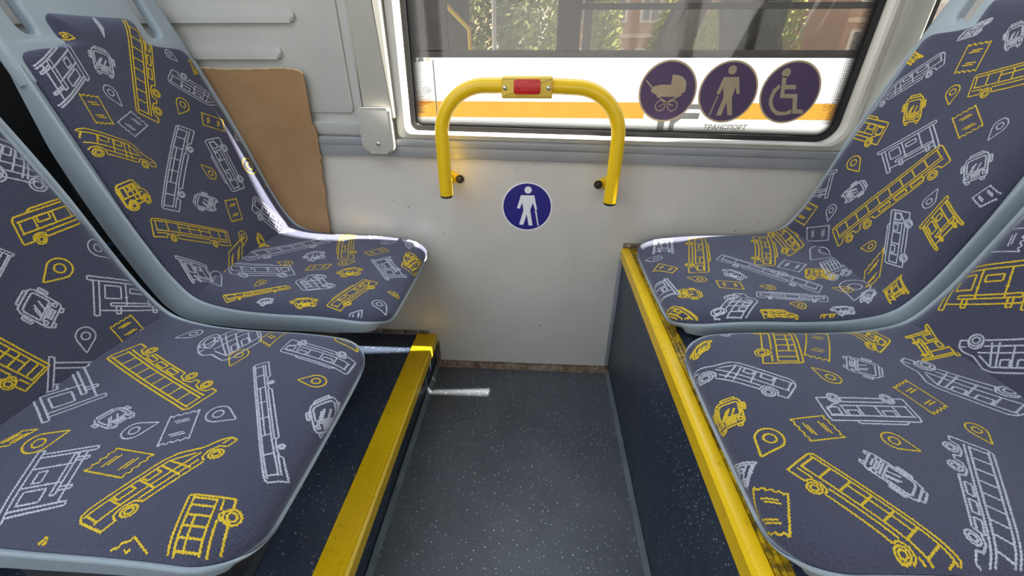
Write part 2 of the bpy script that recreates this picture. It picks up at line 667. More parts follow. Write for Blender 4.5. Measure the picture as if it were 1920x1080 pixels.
# rusty angle strip where wall meets floor
tr = empty('trim_6')
struct(tr, 'rusty metal angle strip with screws along the foot of the wall', 'trim')
MB().sweep_x([(0.0, 0.0), (-0.020, 0.0), (-0.020, 0.002), (-0.004, 0.004), (-0.0025, 0.006), (-0.0025, 0.018), (0.0, 0.018)], [-0.345, 0.268]).build('strip', M_rust, tr)
for x in (-0.315, -0.08, 0.235):
    screw(tr, x, -0.0025, 0.011, 0.004)

# ------------------------------------------------------------------ left step platform
SX, SZ = -0.343, 0.130
YE = -1.15
st = empty('step_platform', (SX, -0.5, 0))
tag(st, 'low blue speckled step platform with ridged yellow edge under the left seats', 'platform')
OFF = Vector((-SX, 0.5, 0))


def child(mb, name, mat, parent, sm=True):
    o = mb.build(name, mat, parent, sm)
    o.location = -parent.location if parent.location.length else o.location
    return o


child(MB().box(-1.30, SX - 0.002, YE, -0.0005, 0.0005, SZ - 0.004, 0.002), 'deck', M_blue, st)
o = child(MB().box(-0.62, SX - 0.018, -0.005, -0.0005, 0.1302, 0.146, 0.001), 'top_strip', M_rust, st)
for x in (-0.535, -0.455, -0.400):
    s = screw(o, x, -0.005, 0.138, 0.004)
# ridged yellow nosing
prof = [(SX - 0.062, SZ - 0.004), (SX - 0.062, SZ)]
for k in range(7):
    xx = SX - 0.060 + k * 0.0082
    prof += [(xx, SZ + 0.003), (xx + 0.005, SZ + 0.003), (xx + 0.006, SZ + 0.0012), (xx + 0.0075, SZ + 0.0012)]
prof += [(SX + 0.001, SZ + 0.003), (SX + 0.007, SZ - 0.001), (SX + 0.008, SZ - 0.030), (SX - 0.0015, SZ - 0.030), (SX - 0.0015, SZ - 0.004)]
child(MB().sweep_y(prof, [YE, -0.002]), 'yellow_edge', M_strip, st, False)
prof = [(SX, 0.0005), (SX + 0.010, 0.0005), (SX + 0.009, 0.003), (SX + 0.004, 0.008), (SX + 0.0015, 0.018), (SX, 0.018)]
child(MB().sweep_y(prof, [YE, -0.022]), 'floor_cove_strip', M_cove, st)
child(MB().box(SX - 0.001, SX + 0.014, -0.004, -0.0005, 0.02, 0.105, 0.001), 'corner_angle', M_rust, st)

# ------------------------------------------------------------------ right seat box
BX, BZ = 0.268, 0.470
bxo = empty('seat_box', (BX, -0.5, 0))
tag(bxo, 'tall blue speckled wheel box with thick yellow edge under the right seats', 'platform')
child(MB().box(BX + 0.001, 1.40, YE, -0.0005, 0.0005, BZ - 0.004, 0.002), 'body', M_blue, bxo)
prof = [(BX - 0.008, BZ - 0.028), (BX - 0.008, BZ + 0.001), (BX - 0.003, BZ + 0.006), (BX + 0.010, BZ + 0.007), (BX + 0.016, BZ + 0.005), (BX + 0.018, BZ + 0.001), (BX + 0.018, BZ - 0.005), (BX, BZ - 0.005), (BX, BZ - 0.028)]
child(MB().sweep_y(prof, [YE, -0.002]), 'yellow_edge', M_strip, bxo)
prof = [(BX + 0.018, BZ - 0.004)]
for k in range(3):
    xx = BX + 0.0182 + k * 0.008
    prof += [(xx, BZ + 0.0045), (xx + 0.0055, BZ + 0.0045), (xx + 0.006, BZ + 0.002), (xx + 0.0078, BZ + 0.002)]
prof += [(BX + 0.047, BZ - 0.004)]
child(MB().sweep_y(prof, [YE, -0.002]), 'grimy_tread', M_stripdirty, bxo, False)
prof = [(BX, 0.0005), (BX - 0.010, 0.0005), (BX - 0.009, 0.003), (BX - 0.004, 0.008), (BX - 0.0015, 0.018), (BX, 0.018)]
child(MB().sweep_y(prof, [YE, -0.022]), 'floor_cove_strip', M_cove, bxo)
o = child(MB().box(BX - 0.013, BX + 0.001, -0.004, -0.0005, 0.02, 0.462, 0.001), 'corner_angle', M_alu, bxo)
for z in (0.06, 0.2, 0.33, 0.44):
    screw(o, BX - 0.007, -0.004, z, 0.003)
o = child(MB().box(BX - 0.004, BX + 0.05, -0.006, -0.0005, BZ + 0.0075, BZ + 0.022, 0.001), 'end_plate', M_rust, bxo)
screw(o, BX + 0.012, -0.006, BZ + 0.015, 0.004)

# ------------------------------------------------------------------ seat surface: s runs from the front lip to the top, t across
HW = 0.2175
S_TOP = 1.012
_TAB = np.array([
    # s     centre d, z      edge d, z
    [0.00, 0.000, 0.462, 0.004, 0.462],
    [0.02, 0.012, 0.478, 0.016, 0.476],
    [0.06, 0.050, 0.490, 0.055, 0.487],
    [0.15, 0.140, 0.499, 0.140, 0.496],
    [0.28, 0.270, 0.502, 0.255, 0.500],
    [0.38, 0.370, 0.506, 0.340, 0.510],
    [0.45, 0.444, 0.516, 0.402, 0.534],
    [0.52, 0.460, 0.582, 0.437, 0.590],
    [0.60, 0.482, 0.662, 0.462, 0.664],
    [0.70, 0.510, 0.758, 0.488, 0.760],
    [0.80, 0.536, 0.854, 0.514, 0.856],
    [0.90, 0.560, 0.950, 0.541, 0.951],
    [1.00, 0.585, 1.046, 0.569, 1.046],
    [1.10, 0.616, 1.141, 0.602, 1.141],
    [1.20, 0.652, 1.234, 0.640, 1.234]])


def _hermite(xs, ys, q, brk=None):
    m = np.zeros(len(xs))
    m[1:-1] = (ys[2:] - ys[:-2]) / (xs[2:] - xs[:-2])
    m[0] = (ys[1] - ys[0]) / (xs[1] - xs[0])
    m[-1] = (ys[-1] - ys[-2]) / (xs[-1] - xs[-2])
    ml, mr = m.copy(), m.copy()
    if brk is not None:
        ml[brk] = (ys[brk] - ys[brk - 1]) / (xs[brk] - xs[brk - 1])
        mr[brk] = (ys[brk + 1] - ys[brk]) / (xs[brk + 1] - xs[brk])
    i = np.clip(np.searchsorted(xs, q, side='right') - 1, 0, len(xs) - 2)
    h = xs[i + 1] - xs[i]
    u = (q - xs[i]) / h
    return ((2 * u**3 - 3 * u**2 + 1) * ys[i] + (u**3 - 2 * u**2 + u) * h * mr[i] + (-2 * u**3 + 3 * u**2) * ys[i + 1] + (u**3 - u**2) * h * ml[i + 1])


def seat_base(s, t):
    """shell surface without padding, local coordinates: x forward, y across, z up"""
    s = np.asarray(s, float)
    t = np.asarray(t, float)
    X = _TAB[:, 0]
    k = np.clip(np.abs(t) / HW, 0, 1.1) ** 2.0
    dC, zC = _hermite(X, _TAB[:, 1], s, 6), _hermite(X, _TAB[:, 2], s, 6)
    dE, zE = _hermite(X, _TAB[:, 3], s), _hermite(X, _TAB[:, 4], s)
    return np.stack([-(dC * (1 - k) + dE * k), t + 0 * s, zC * (1 - k) + zE * k], -1)


def seat_normal(s, t):
    e = 0.006
    a = seat_base(s + e, t) - seat_base(s - e, t)
    b = seat_base(s, t + e) - seat_base(s, t - e)
    n = np.cross(b, a)
    n = n / np.linalg.norm(n, axis=-1, keepdims=True)
    return -n if np.ravel(n[..., 2])[0] < -0.5 else n


NECK = 0.097
S_SH = 0.948


def _q(x):
    return 1 - np.sqrt(np.clip(1 - np.clip(x, 0, 1) ** 2, 0, 1))


def shell_half(s):
    """half width of the plastic shell below the handles"""
    s = np.asarray(s, float)
    w = HW + 0.004 - 0.016 * np.clip((s - 0.70) / 0.25, 0, 1) ** 1.5
    return w - 0.075 * _q((0.069 - s) / 0.075)


def half_width(s):
    """half width of the padded cover: rounded front corners, notched shoulders, rounded top"""
    s = np.asarray(s, float)
    w = HW - 0.003 - 0.004 * np.clip((s - 0.42) / 0.2, 0, 1) - 0.018 * np.clip((s - 0.66) / 0.28, 0, 1)
    w = w - 0.069 * _q((0.069 - s) / 0.069)
    w1 = w - 0.020 * _q((s - (S_SH - 0.018)) / 0.018)
    q2 = np.clip((s - S_SH) / 0.022, 0, 1)
    neck = NECK + (0.1705 - NECK) * (1 - q2) ** 3.2
    neck = neck - 0.02 * _q((s - (S_TOP - 0.02)) / 0.02)
    return np.where(s < S_SH, w1, neck)


def seat_pad(s, t, lift=0.0):
    """padded cover: stands proud of the shell, rolls off at its outline"""
    s = np.asarray(s, float)
    t = np.asarray(t, float)
    w = half_width(s)
    d = np.clip(np.minimum(np.minimum(w - np.abs(t), s), S_TOP - s), 0, 1)
    pad = 0.002 + 0.019 * (1 - np.exp(-d / 0.013))
    # soft crease between cushion and back
    pad = pad - 0.004 * np.exp(-((s - 0.45) / 0.012) ** 2) * np.clip(1 - np.abs(t) / HW, 0, 1)
    return seat_base(s, t) + seat_normal(s, t) * (pad + lift)[..., None]


# ------------------------------------------------------------------ seat meshes
def grid_mesh(name, P, uv=None, flip=False):
    r, c = P.shape[:2]
    idx = np.arange(r * c).reshape(r, c)
    q = np.stack([idx[:-1, :-1], idx[:-1, 1:], idx[1:, 1:], idx[1:, :-1]], -1).reshape(-1, 4)
    if flip:
        q = q[:, ::-1]
    me = bpy.data.meshes.new(name)
    me.from_pydata(P.reshape(-1, 3).tolist(), [], q.tolist())
    if uv is not None:
        lay = me.uv_layers.new(name='UVMap')
        li = np.empty(len(me.loops), np.int32)
        me.loops.foreach_get('vertex_index', li)
        lay.data.foreach_set('uv', uv.reshape(-1, 2)[li].astype(np.float32).ravel())
    return me


def make_upholstery():
    rows = np.concatenate([np.linspace(0.0, 0.055, 22) ** 1.0, np.linspace(0.06, 0.43, 60), np.linspace(0.434, 0.47, 14),
                           np.linspace(0.477, 0.915, 70), np.linspace(0.918, 0.985, 46), np.linspace(0.987, S_TOP, 22)])
    rows[1:22] = 0.055 * (np.linspace(0, 1, 22)[1:] ** 1.6)
    u = np.linspace(-1, 1, 71)
    v = np.sign(u) * (1 - (1 - np.abs(u)) ** 1.5)          # denser towards the sides
    w = half_width(rows)
    T = w[:, None] * v[None, :]
    S = np.repeat(rows[:, None], len(v), 1)
    P = seat_pad(S, T)
    # close the rolled hem down to the shell
    hem = seat_base(S, T) - seat_normal(S, T) * 0.004
    P = np.concatenate([hem[:, :1], P, hem[:, -1:]], 1)
    S2 = np.concatenate([S[:, :1], S, S[:, -1:]], 1)
    T2 = np.concatenate([T[:, :1], T, T[:, -1:]], 1)
    top = seat_base(S2[-1:], T2[-1:]) - seat_normal(S2[-1:], T2[-1:]) * 0.004
    bot = seat_base(S2[:1], T2[:1]) - seat_normal(S2[:1], T2[:1]) * 0.004
    P = np.concatenate([bot, P, top], 0)
    UV = np.stack([np.concatenate([S2[:1], S2, S2[-1:]], 0), np.concatenate([T2[:1], T2, T2[-1:]], 0)], -1)
    me = grid_mesh('upholstery', P, UV, flip=True)
    for p in me.polygons:
        p.use_smooth = True
    return me


S_JOIN = 0.925


def skirt_depth(s):
    s = np.asarray(s, float)
    return np.interp(s, [-0.01, 0.03, 0.12, 0.38, 0.48, 0.62, 0.80, S_JOIN], [0.018, 0.026, 0.040, 0.046, 0.056, 0.054, 0.044, 0.026])


def make_shell():
    rows = np.concatenate([-0.006 + 0.069 * np.linspace(0, 1, 20) ** 1.7, np.linspace(0.068, 0.38, 26), np.linspace(0.39, 0.56, 26), np.linspace(0.57, S_JOIN, 26)])
    w = shell_half(rows)
    n = len(rows)
    cols = []
    v = np.linspace(-1, 1, 25)

    def row(tt, off):
        S = np.repeat(rows[:, None], tt.shape[1], 1)
        return seat_base(S, tt) + seat_normal(S, tt) * np.asarray(off)[..., None]
    k = skirt_depth(rows)
    one = np.ones((n, 1))
    W = w[:, None]
    parts = []
    # near side skirt, inside to outside, then front face, then far side skirt, then the back
    parts.append(row(-(W - 0.012), -(k[:, None]) * one + 0.002))
    parts.append(row(-(W - 0.007), -(k[:, None]) * one))
    parts.append(row(-(W - 0.003), -(k[:, None] * 0.45) * one))
    parts.append(row(-(W - 0.0005), -0.004 * one))
    parts.append(row(-(W), 0.000 * one))
    parts.append(row(-(W - 0.002), 0.003 * one))
    parts.append(row(-(W - 0.005), 0.0025 * one))
    inner = (W - 0.008) * v[None, :]
    parts.append(row(inner, -0.002 * np.ones_like(inner)))
    for a, o_ in ((0.005, 0.0025), (0.002, 0.003), (0.0, 0.0), (0.0005, -0.004)):
        parts.append(row(W - a, o_ * one))
    parts.append(row(W - 0.003, -(k[:, None] * 0.45) * one))
    parts.append(row(W - 0.007, -(k[:, None]) * one))
    parts.append(row(W - 0.012, -(k[:, None]) * one + 0.002))
    back = (W - 0.016) * v[None, ::-1]
    parts.append(row(back, -0.014 * np.ones_like(back)))
    P = np.concatenate(parts, 1)
    P = np.concatenate([P, P[:, :1]], 1)
    me = grid_mesh('shell', P, None, flip=True)
    bm = bmesh.new()
    bm.from_mesh(me)
    bmesh.ops.remove_doubles(bm, verts=bm.verts, dist=0.00005)
    bnd = [e for e in bm.edges if e.is_boundary]
    bmesh.ops.holes_fill(bm, edges=bnd, sides=0)
    # head with the two grip openings
    cu = bpy.data.curves.new('head_outline', 'CURVE')
    cu.dimensions = '2D'
    cu.fill_mode = 'BOTH'
    cu.extrude = 0.005
    cu.bevel_depth = 0.007
    cu.bevel_resolution = 3
    wj = float(shell_half(S_JOIN - 0.02)) - 0.007

    def spl(pts):
        sp = cu.splines.new('POLY')
        sp.points.add(len(pts) - 1)
        for q, p in zip(sp.points, pts):
            q.co = (p[0], p[1], 0, 1)
        sp.use_cyclic_u = True
    ol = [(-wj, S_JOIN - 0.02), (wj, S_JOIN - 0.02)]
    wt = wj - 0.016
    ol += [(wj - 0.002, 0.96), (wj - 0.006, 1.0), (wj - 0.011, 1.04)]
    ct = [(wt - 0.055 + 0.055 * math.cos(a), 1.075 + 0.055 * math.sin(a)) for a in [math.pi / 2 * k / 10 for k in range(11)]]
    ol += ct + [(0.05, 1.134), (-0.05, 1.134)] + [(-p[0], p[1]) for p in ct[::-1]] + [(-(wj - 0.011), 1.04), (-(wj - 0.006), 1.0), (-(wj - 0.002), 0.96)]
    spl(ol)
    for sg in (-1, 1):
        h = [(sg * p[0], p[1]) for p in rrect(0.116, 0.163, 0.970, 1.105, (0.018, 0.022, 0.022, 0.022), 6)]
        spl(h)
    ob = bpy.data.objects.new('head_tmp', cu)
    COL.objects.link(ob)
    dg = bpy.context.evaluated_depsgraph_get()
    hm = bpy.data.meshes.new_from_object(ob.evaluated_get(dg))
    bpy.data.objects.remove(ob)
    co = np.empty(len(hm.vertices) * 3, np.float32)
    hm.vertices.foreach_get('co', co)
    co = co.reshape(-1, 3)
    Q = seat_base(co[:, 1], co[:, 0]) + seat_normal(co[:, 1], co[:, 0]) * (co[:, 2] - 0.0115)[:, None]
    hm.vertices.foreach_set('co', Q.astype(np.float32).ravel())
    bm.from_mesh(hm)
    bpy.data.meshes.remove(hm)
    bmesh.ops.recalc_face_normals(bm, faces=list(bm.faces))
    bm.to_mesh(me)
    bm.free()
    me.materials.clear()
    smooth(me, 50)
    return me


SHELL_ME = make_shell()
PAD_ME = make_upholstery()

# drawings on the covers: kind, thread colour, then (s, t) of two or three corners on the cover
MOTIFS = {
    'LW': [
        ('abus', 'y', 0.7943, -0.0038, 0.9921, 0.1241, 0.8268, -0.0497), ('stop', 'g', 0.8478, -0.1964, 0.9256, -0.1916, 0.8958, -0.1088),
        ('front', 'g', 0.9062, -0.092, 0.8878, -0.0478, 0.9545, -0.066), ('ticket', 'y', 0.872, -0.153, 0.8183, -0.1594, 0.8644, -0.1172),
        ('pin', 'g', 0.841, -0.0754, 0.8817, -0.0855), ('ticket', 'g', 0.8135, -0.113, 0.8299, -0.0614, 0.782, -0.0931),
        ('van', 'y', 0.7794, -0.2187, 0.7104, -0.0934, 0.8206, -0.1962), ('pin', 'y', 0.8088, 0.0569, 0.8366, 0.0951),
        ('van', 'g', 0.9101, 0.1112, 0.8159, 0.2269, 0.8802, 0.0762), ('stop', 'y', 0.8859, 0.2199, 0.889, 0.1615, 0.9197, 0.2302),
        ('pin', 'g', 0.9197, 0.1362, 0.9429, 0.1182), ('bus', 'g', 0.617, -0.1012, 0.7633, 0.0775, 0.6422, -0.1455),
        ('bus2', 'g', 0.6095, 0.1288, 0.7405, 0.1388, 0.6111, 0.0749), ('ticket', 'y', 0.7775, 0.1055, 0.7508, 0.1606, 0.8044, 0.1202),
        ('pin', 'y', 0.6941, 0.0328, 0.6552, 0.0521), ('pin', 'y', 0.6425, 0.2182, 0.6618, 0.1561),
        ('front', 'g', 0.7355, 0.1692, 0.6924, 0.2108, 0.7598, 0.2264), ('stop', 'y', 0.597, 0.1902, 0.559, 0.2577, 0.6264, 0.2594),
        ('pin', 'y', 0.6898, 0.2447, 0.6485, 0.2564), ('front', 'g', 0.5821, -0.0139, 0.6118, 0.0269, 0.6145, -0.064),
        ('ticket', 'y', 0.5504, 0.018, 0.6015, 0.0376, 0.5439, 0.055), ('van', 'y', 0.6583, -0.2072, 0.6611, -0.1544, 0.7096, -0.203),
        ('bus', 'y', 0.5943, -0.2026, 0.4984, -0.0303, 0.6352, -0.1852), ('pin', 'y', 0.4875, 0.0093, 0.5203, 0.0339),
        ('stop', 'g', 0.4848, -0.2036, 0.4337, -0.1502, 0.5496, -0.1906), ('pin', 'g', 0.4137, -0.1658, 0.4729, -0.1201),
        ('ticket', 'y', 0.4365, -0.1012, 0.4515, -0.0261, 0.4934, -0.0499), ('front', 'y', 0.4365, 0.0496, 0.4065, 0.0674, 0.502, 0.0707),
        ('van', 'g', 0.5515, 0.0945, 0.4104, 0.159, 0.5845, 0.137), ('bus', 'g', 0.4098, -0.0275, 0.2667, 0.1206, 0.4635, -0.0017),
        ('bus2', 'y', 0.1569, 0.0252, 0.2486, 0.2499, 0.2014, 0.0142), ('front', 'g', 0.2697, -0.011, 0.2312, 0.0279, 0.3076, 0.0309),
        ('pin', 'y', 0.348, -0.0142, 0.306, -0.0223), ('ticket', 'y', 0.2572, -0.0515, 0.2058, -0.0393, 0.2565, -0.0239),
        ('pin', 'y', 0.1545, 0.0127, 0.1899, -0.0108), ('pin', 'g', 0.0925, 0.154, 0.1304, 0.1388),
        ('ticket', 'y', 0.153, 0.0654, 0.114, 0.1079, 0.1306, 0.0491), ('stop', 'g', 0.1702, 0.1515, 0.1204, 0.2033, 0.2184, 0.2488),
        ('front', 'g', 0.0549, 0.1137, 0.0232, 0.1541, 0.0888, 0.2084), ('stop', 'g', 0.0171, -0.0242, 0.0842, 0.0652, 0.0519, -0.0641),
        ('van', 'y', -0.0029, 0.0947, 0.0424, 0.1068, 0.0121, 0.0101), ('front', 'y', 0.1606, -0.0834, 0.1092, -0.0556, 0.179, -0.0443),
        ('bus2', 'y', 0.0974, -0.2049, 0.059, -0.0852, 0.1393, -0.1954), ('bus2', 'g', 0.4133, -0.1103, 0.264, -0.0846, 0.4563, -0.0543),
        ('pin', 'y', 0.3421, -0.1424, 0.3304, -0.1105), ('van', 'g', 0.1441, -0.1275, 0.2054, -0.0658, 0.2162, -0.1474),
        ('front', 'y', 0.2112, -0.2088, 0.1512, -0.1966, 0.234, -0.184), ('bus', 'y', 0.3811, -0.2099, 0.2475, -0.1422, 0.3995, -0.1946),
        ('front', 'g', 0.2988, -0.2083, 0.2631, -0.1943, 0.313, -0.194), ('pin', 'g', 0.0173, -0.1827, 0.0461, -0.154),
        ('pin', 'y', 0.0368, -0.1097, 0.0149, -0.1063), ('ticket', 'g', 0.0783, -0.2232, 0.0542, -0.2107, 0.083, -0.2066),
        ('stop', 'g', 0.9845, -0.0019, 1.0149, 0.0053, 0.9672, -0.0153), ('pin', 'y', 0.9659, -0.0778, 0.9733, -0.0952),
    ],
    'LA': [
        ('van', 'g', 0.7725, 0.1255, 0.7289, 0.1922, 0.8267, 0.1757), ('bus2', 'y', 0.6589, 0.1093, 0.6657, 0.2495, 0.7078, 0.1217),
        ('pin', 'g', 0.593, 0.2133, 0.6376, 0.1919), ('pin', 'y', 0.6058, 0.0954, 0.6206, 0.1445),
        ('ticket', 'y', 0.5708, 0.2329, 0.5552, 0.2454, 0.5927, 0.2527), ('front', 'g', 0.5328, 0.0547, 0.562, 0.1014, 0.5834, 0.035),
        ('pin', 'g', 0.4809, 0.0734, 0.5183, 0.097), ('ticket', 'y', 0.4962, 0.126, 0.456, 0.126, 0.495, 0.1646),
        ('stop', 'g', 0.5313, 0.1129, 0.4479, 0.224, 0.5887, 0.1522), ('bus', 'y', 0.5759, -0.0612, 0.4824, -0.0317, 0.5896, -0.0058),
        ('stop', 'g', 0.6684, 0.0358, 0.6343, 0.0577, 0.693, 0.0706), ('ticket', 'y', 0.8585, 0.2031, 0.8454, 0.2167, 0.8778, 0.2219),
        ('stop', 'g', 0.3443, -0.0032, 0.4602, 0.0864, 0.3924, -0.06), ('front', 'g', 0.2881, -0.0665, 0.2689, -0.0254, 0.33, -0.0539),
        ('abus', 'y', 0.1858, 0.0337, 0.4062, 0.1336, 0.2064, -0.018), ('pin', 'g', 0.2291, -0.0418, 0.2652, -0.0681),
        ('pin', 'g', 0.1242, -0.0261, 0.1711, -0.0158), ('ticket', 'g', 0.2204, -0.0297, 0.1984, -0.0836, 0.1876, -0.0132),
        ('pin', 'y', 0.3441, -0.0663, 0.3784, -0.1052), ('ticket', 'y', 0.2668, -0.1259, 0.2062, -0.1322, 0.2525, -0.0898),
        ('stop', 'g', 0.2483, -0.1773, 0.282, -0.0816, 0.3196, -0.2004), ('van', 'y', 0.1711, -0.2022, 0.0929, -0.0634, 0.2202, -0.1867),
        ('bus', 'y', 0.0168, -0.2319, 0.0422, -0.1434, 0.0809, -0.2334), ('ticket', 'y', 0.1775, -0.2223, 0.1445, -0.2398, 0.1345, -0.1979),
        ('stop', 'y', 0.2309, -0.2357, 0.2463, -0.2466, 0.2434, -0.2041), ('ticket', 'y', 0.4173, -0.11, 0.4005, -0.1027, 0.4054, -0.0775),
        ('bus', 'g', 0.0128, -0.0998, 0.1462, 0.1073, 0.0348, -0.1159), ('pin', 'y', 0.0806, 0.0687, 0.0386, 0.0747),
        ('front', 'g', 0.0176, -0.0324, -0.0106, 0.0187, 0.0448, 0.0124), ('bus2', 'g', 0.0179, 0.152, 0.1439, 0.1794, 0.0205, 0.1081),
        ('pin', 'y', 0.0229, 0.1719, 0.0649, 0.2209), ('van', 'g', 0.2782, 0.2498, 0.3179, 0.146, 0.1976, 0.1664),
        ('ticket', 'y', 0.2043, 0.1627, 0.2005, 0.2473, 0.1734, 0.1455), ('pin', 'y', 0.2071, 0.0859, 0.2144, 0.1336),
        ('pin', 'g', 0.3707, 0.1528, 0.3395, 0.1798), ('front', 'g', 0.1512, 0.236, 0.0964, 0.2553, 0.177, 0.2593),
        ('stop', 'y', 0.3373, 0.2337, 0.407, 0.246, 0.3453, 0.2655),
    ],
    'RW': [
        ('bus2', 'g', 0.9425, -0.0588, 0.972, -0.0484, 0.9321, -0.094), ('ticket', 'y', 0.8727, -0.0501, 0.9255, -0.0614, 0.8795, -0.0086),
        ('front', 'g', 0.9104, 0.0177, 0.9246, 0.0494, 0.95, -0.0097), ('van', 'g', 0.8863, -0.08, 0.7773, -0.1893, 0.9157, -0.1066),
        ('stop', 'y', 0.8833, -0.1651, 0.9032, -0.145, 0.8957, -0.2076), ('front', 'y', 0.761, -0.0902, 0.7774, -0.0455, 0.8155, -0.1245),
        ('pin', 'y', 0.8169, -0.0143, 0.8525, -0.0307), ('bus', 'y', 0.8285, 0.0168, 0.8755, 0.1627, 0.8719, -0.002),
        ('ticket', 'y', 0.7948, 0.0142, 0.7631, 0.0614, 0.823, 0.0418), ('pin', 'g', 0.7701, 0.1207, 0.8088, 0.1223),
        ('bus2', 'y', 0.7119, -0.2452, 0.7081, -0.1151, 0.7689, -0.2527), ('stop', 'g', 0.662, -0.0462, 0.7482, 0.0364, 0.7008, -0.1007),
        ('pin', 'g', 0.65, -0.2397, 0.6901, -0.2192), ('pin', 'y', 0.6523, -0.1148, 0.6744, -0.1601),
        ('abus', 'y', 0.4891, -0.0233, 0.7203, 0.0868, 0.517, -0.0789), ('front', 'g', 0.6859, 0.1411, 0.7187, 0.18, 0.7276, 0.1037),
        ('stop', 'g', 0.5185, -0.2675, 0.5777, -0.1431, 0.5824, -0.3018), ('front', 'g', 0.5927, -0.1255, 0.5751, -0.0834, 0.6412, -0.0989),
        ('ticket', 'y', 0.4847, -0.2158, 0.5445, -0.2162, 0.4873, -0.1609), ('pin', 'g', 0.5276, -0.1049, 0.5661, -0.1223),
        ('ticket', 'g', 0.4576, -0.1254, 0.4932, -0.0664, 0.4874, -0.1503), ('pin', 'g', 0.3877, -0.0223, 0.4684, -0.0742),
        ('bus2', 'y', 0.3857, -0.2009, 0.3363, -0.0357, 0.467, -0.2644), ('pin', 'g', 0.6735, 0.0984, 0.6343, 0.1036),
        ('bus2', 'g', 0.5268, 0.1682, 0.6175, 0.0883, 0.5168, 0.1136), ('stop', 'y', 0.5763, 0.192, 0.6426, 0.1964, 0.6019, 0.1243),
        ('ticket', 'g', 0.6707, 0.1982, 0.699, 0.2089, 0.6789, 0.1782), ('pin', 'y', 0.5157, 0.03, 0.5355, 0.0615),
        ('ticket', 'y', 0.4283, 0.1313, 0.482, 0.0834, 0.4863, 0.1319), ('bus', 'g', 0.376, 0.087, 0.4346, 0.06, 0.3963, -0.0012),
        ('van', 'y', 0.3266, 0.0755, 0.3904, 0.0806, 0.3518, 0.023), ('pin', 'g', 0.3887, 0.176, 0.4236, 0.0942),
        ('front', 'g', 0.3915, 0.183, 0.4151, 0.1949, 0.4215, 0.1413), ('stop', 'y', 0.449, 0.2053, 0.4958, 0.208, 0.4667, 0.17),
        ('ticket', 'g', 0.2914, 0.0134, 0.331, 0.0407, 0.3268, -0.0257), ('pin', 'g', 0.2641, 0.0365, 0.297, 0.054),
        ('stop', 'g', 0.0316, -0.0899, 0.0804, -0.0703, 0.0517, -0.1864), ('bus2', 'y', 0.135, -0.1654, 0.077, 0.0387, 0.1855, -0.1624),
        ('pin', 'g', 0.0168, -0.0778, 0.0454, -0.0505), ('ticket', 'y', 0.0195, -0.0093, 0.0512, 0.033, 0.0358, -0.0298),
        ('pin', 'y', 0.074, 0.06, 0.11, 0.0783), ('bus', 'g', 0.1618, -0.0184, 0.3237, 0.1426, 0.1895, -0.0546),
        ('front', 'g', 0.148, 0.0532, 0.1871, 0.0915, 0.1666, 0.0204), ('ticket', 'y', 0.1243, 0.1132, 0.1749, 0.1228, 0.1271, 0.0816),
        ('pin', 'y', 0.2122, 0.1075, 0.2442, 0.1142), ('front', 'y', 0.0344, 0.143, 0.0422, 0.0988, 0.0749, 0.1569),
        ('van', 'g', 0.0676, 0.2107, 0.1353, 0.1386, 0.1417, 0.2141), ('bus2', 'g', 0.1872, 0.1573, 0.3328, 0.1756, 0.1962, 0.1307),
        ('pin', 'y', 0.2488, 0.1753, 0.2811, 0.1843), ('van', 'y', 0.1829, 0.2142, 0.2577, 0.2139, 0.176, 0.1949),
        ('ticket', 'y', 0.2981, 0.2141, 0.3292, 0.2137, 0.3067, 0.2058), ('stop', 'g', -0.0162, 0.0371, -0.0097, 0.1133, 0.0356, 0.0483),
        ('bus2', 'y', -0.0086, 0.154, 0.0269, 0.2235, 0.023, 0.1575), ('ticket', 'g', -0.0272, -0.0326, -0.0168, -0.056, -0.012, -0.1671),
        ('bus2', 'y', 0.323, -0.1745, 0.2377, 0.0, 0.3747, -0.1664), ('front', 'g', 0.3413, 0.2096, 0.3903, 0.2082, 0.3249, 0.1908),
        ('pin', 'y', 0.3668, 0.1173, 0.4032, 0.1346),
    ],
    'RA': [
        ('front', 'y', 0.012, -0.1327, 0.0488, -0.1578, 0.0163, -0.1604), ('front', 'g', 0.0701, -0.1803, 0.1276, -0.2092, 0.0614, -0.2223),
        ('bus', 'y', 0.1473, -0.2272, 0.0993, -0.1027, 0.2231, -0.2281), ('ticket', 'y', 0.1865, -0.123, 0.2471, -0.2138, 0.2187, -0.1073),
        ('van', 'g', 0.1071, -0.0119, -0.0043, -0.0963, 0.1411, -0.056), ('pin', 'y', 0.181, -0.0921, 0.2056, -0.0563),
        ('front', 'g', 0.227, -0.0856, 0.2583, -0.1349, 0.2698, -0.0601), ('front', 'y', 0.0027, 0.0271, 0.0423, 0.0237, 0.0119, -0.026),
        ('pin', 'y', 0.0353, 0.0782, 0.0652, 0.0379), ('ticket', 'y', 0.0931, 0.021, 0.1411, 0.0147, 0.1003, 0.0594),
        ('bus2', 'g', 0.2734, -0.0301, 0.1502, -0.029, 0.2699, 0.0223), ('ticket', 'y', 0.2796, -0.0501, 0.2957, 0.0079, 0.3105, -0.0665),
        ('pin', 'y', 0.23, 0.0731, 0.1957, 0.0488), ('van', 'g', 0.4599, -0.0222, 0.3621, -0.1261, 0.4028, 0.0139),
        ('front', 'g', 0.1351, 0.0953, 0.1634, 0.0669, 0.1703, 0.152), ('pin', 'y', 0.3309, 0.0587, 0.3306, 0.0215),
        ('bus', 'y', 0.047, 0.105, 0.1361, 0.2367, 0.0914, 0.0768), ('abus', 'g', 0.2797, 0.0413, 0.1885, 0.203, 0.3202, 0.0716),
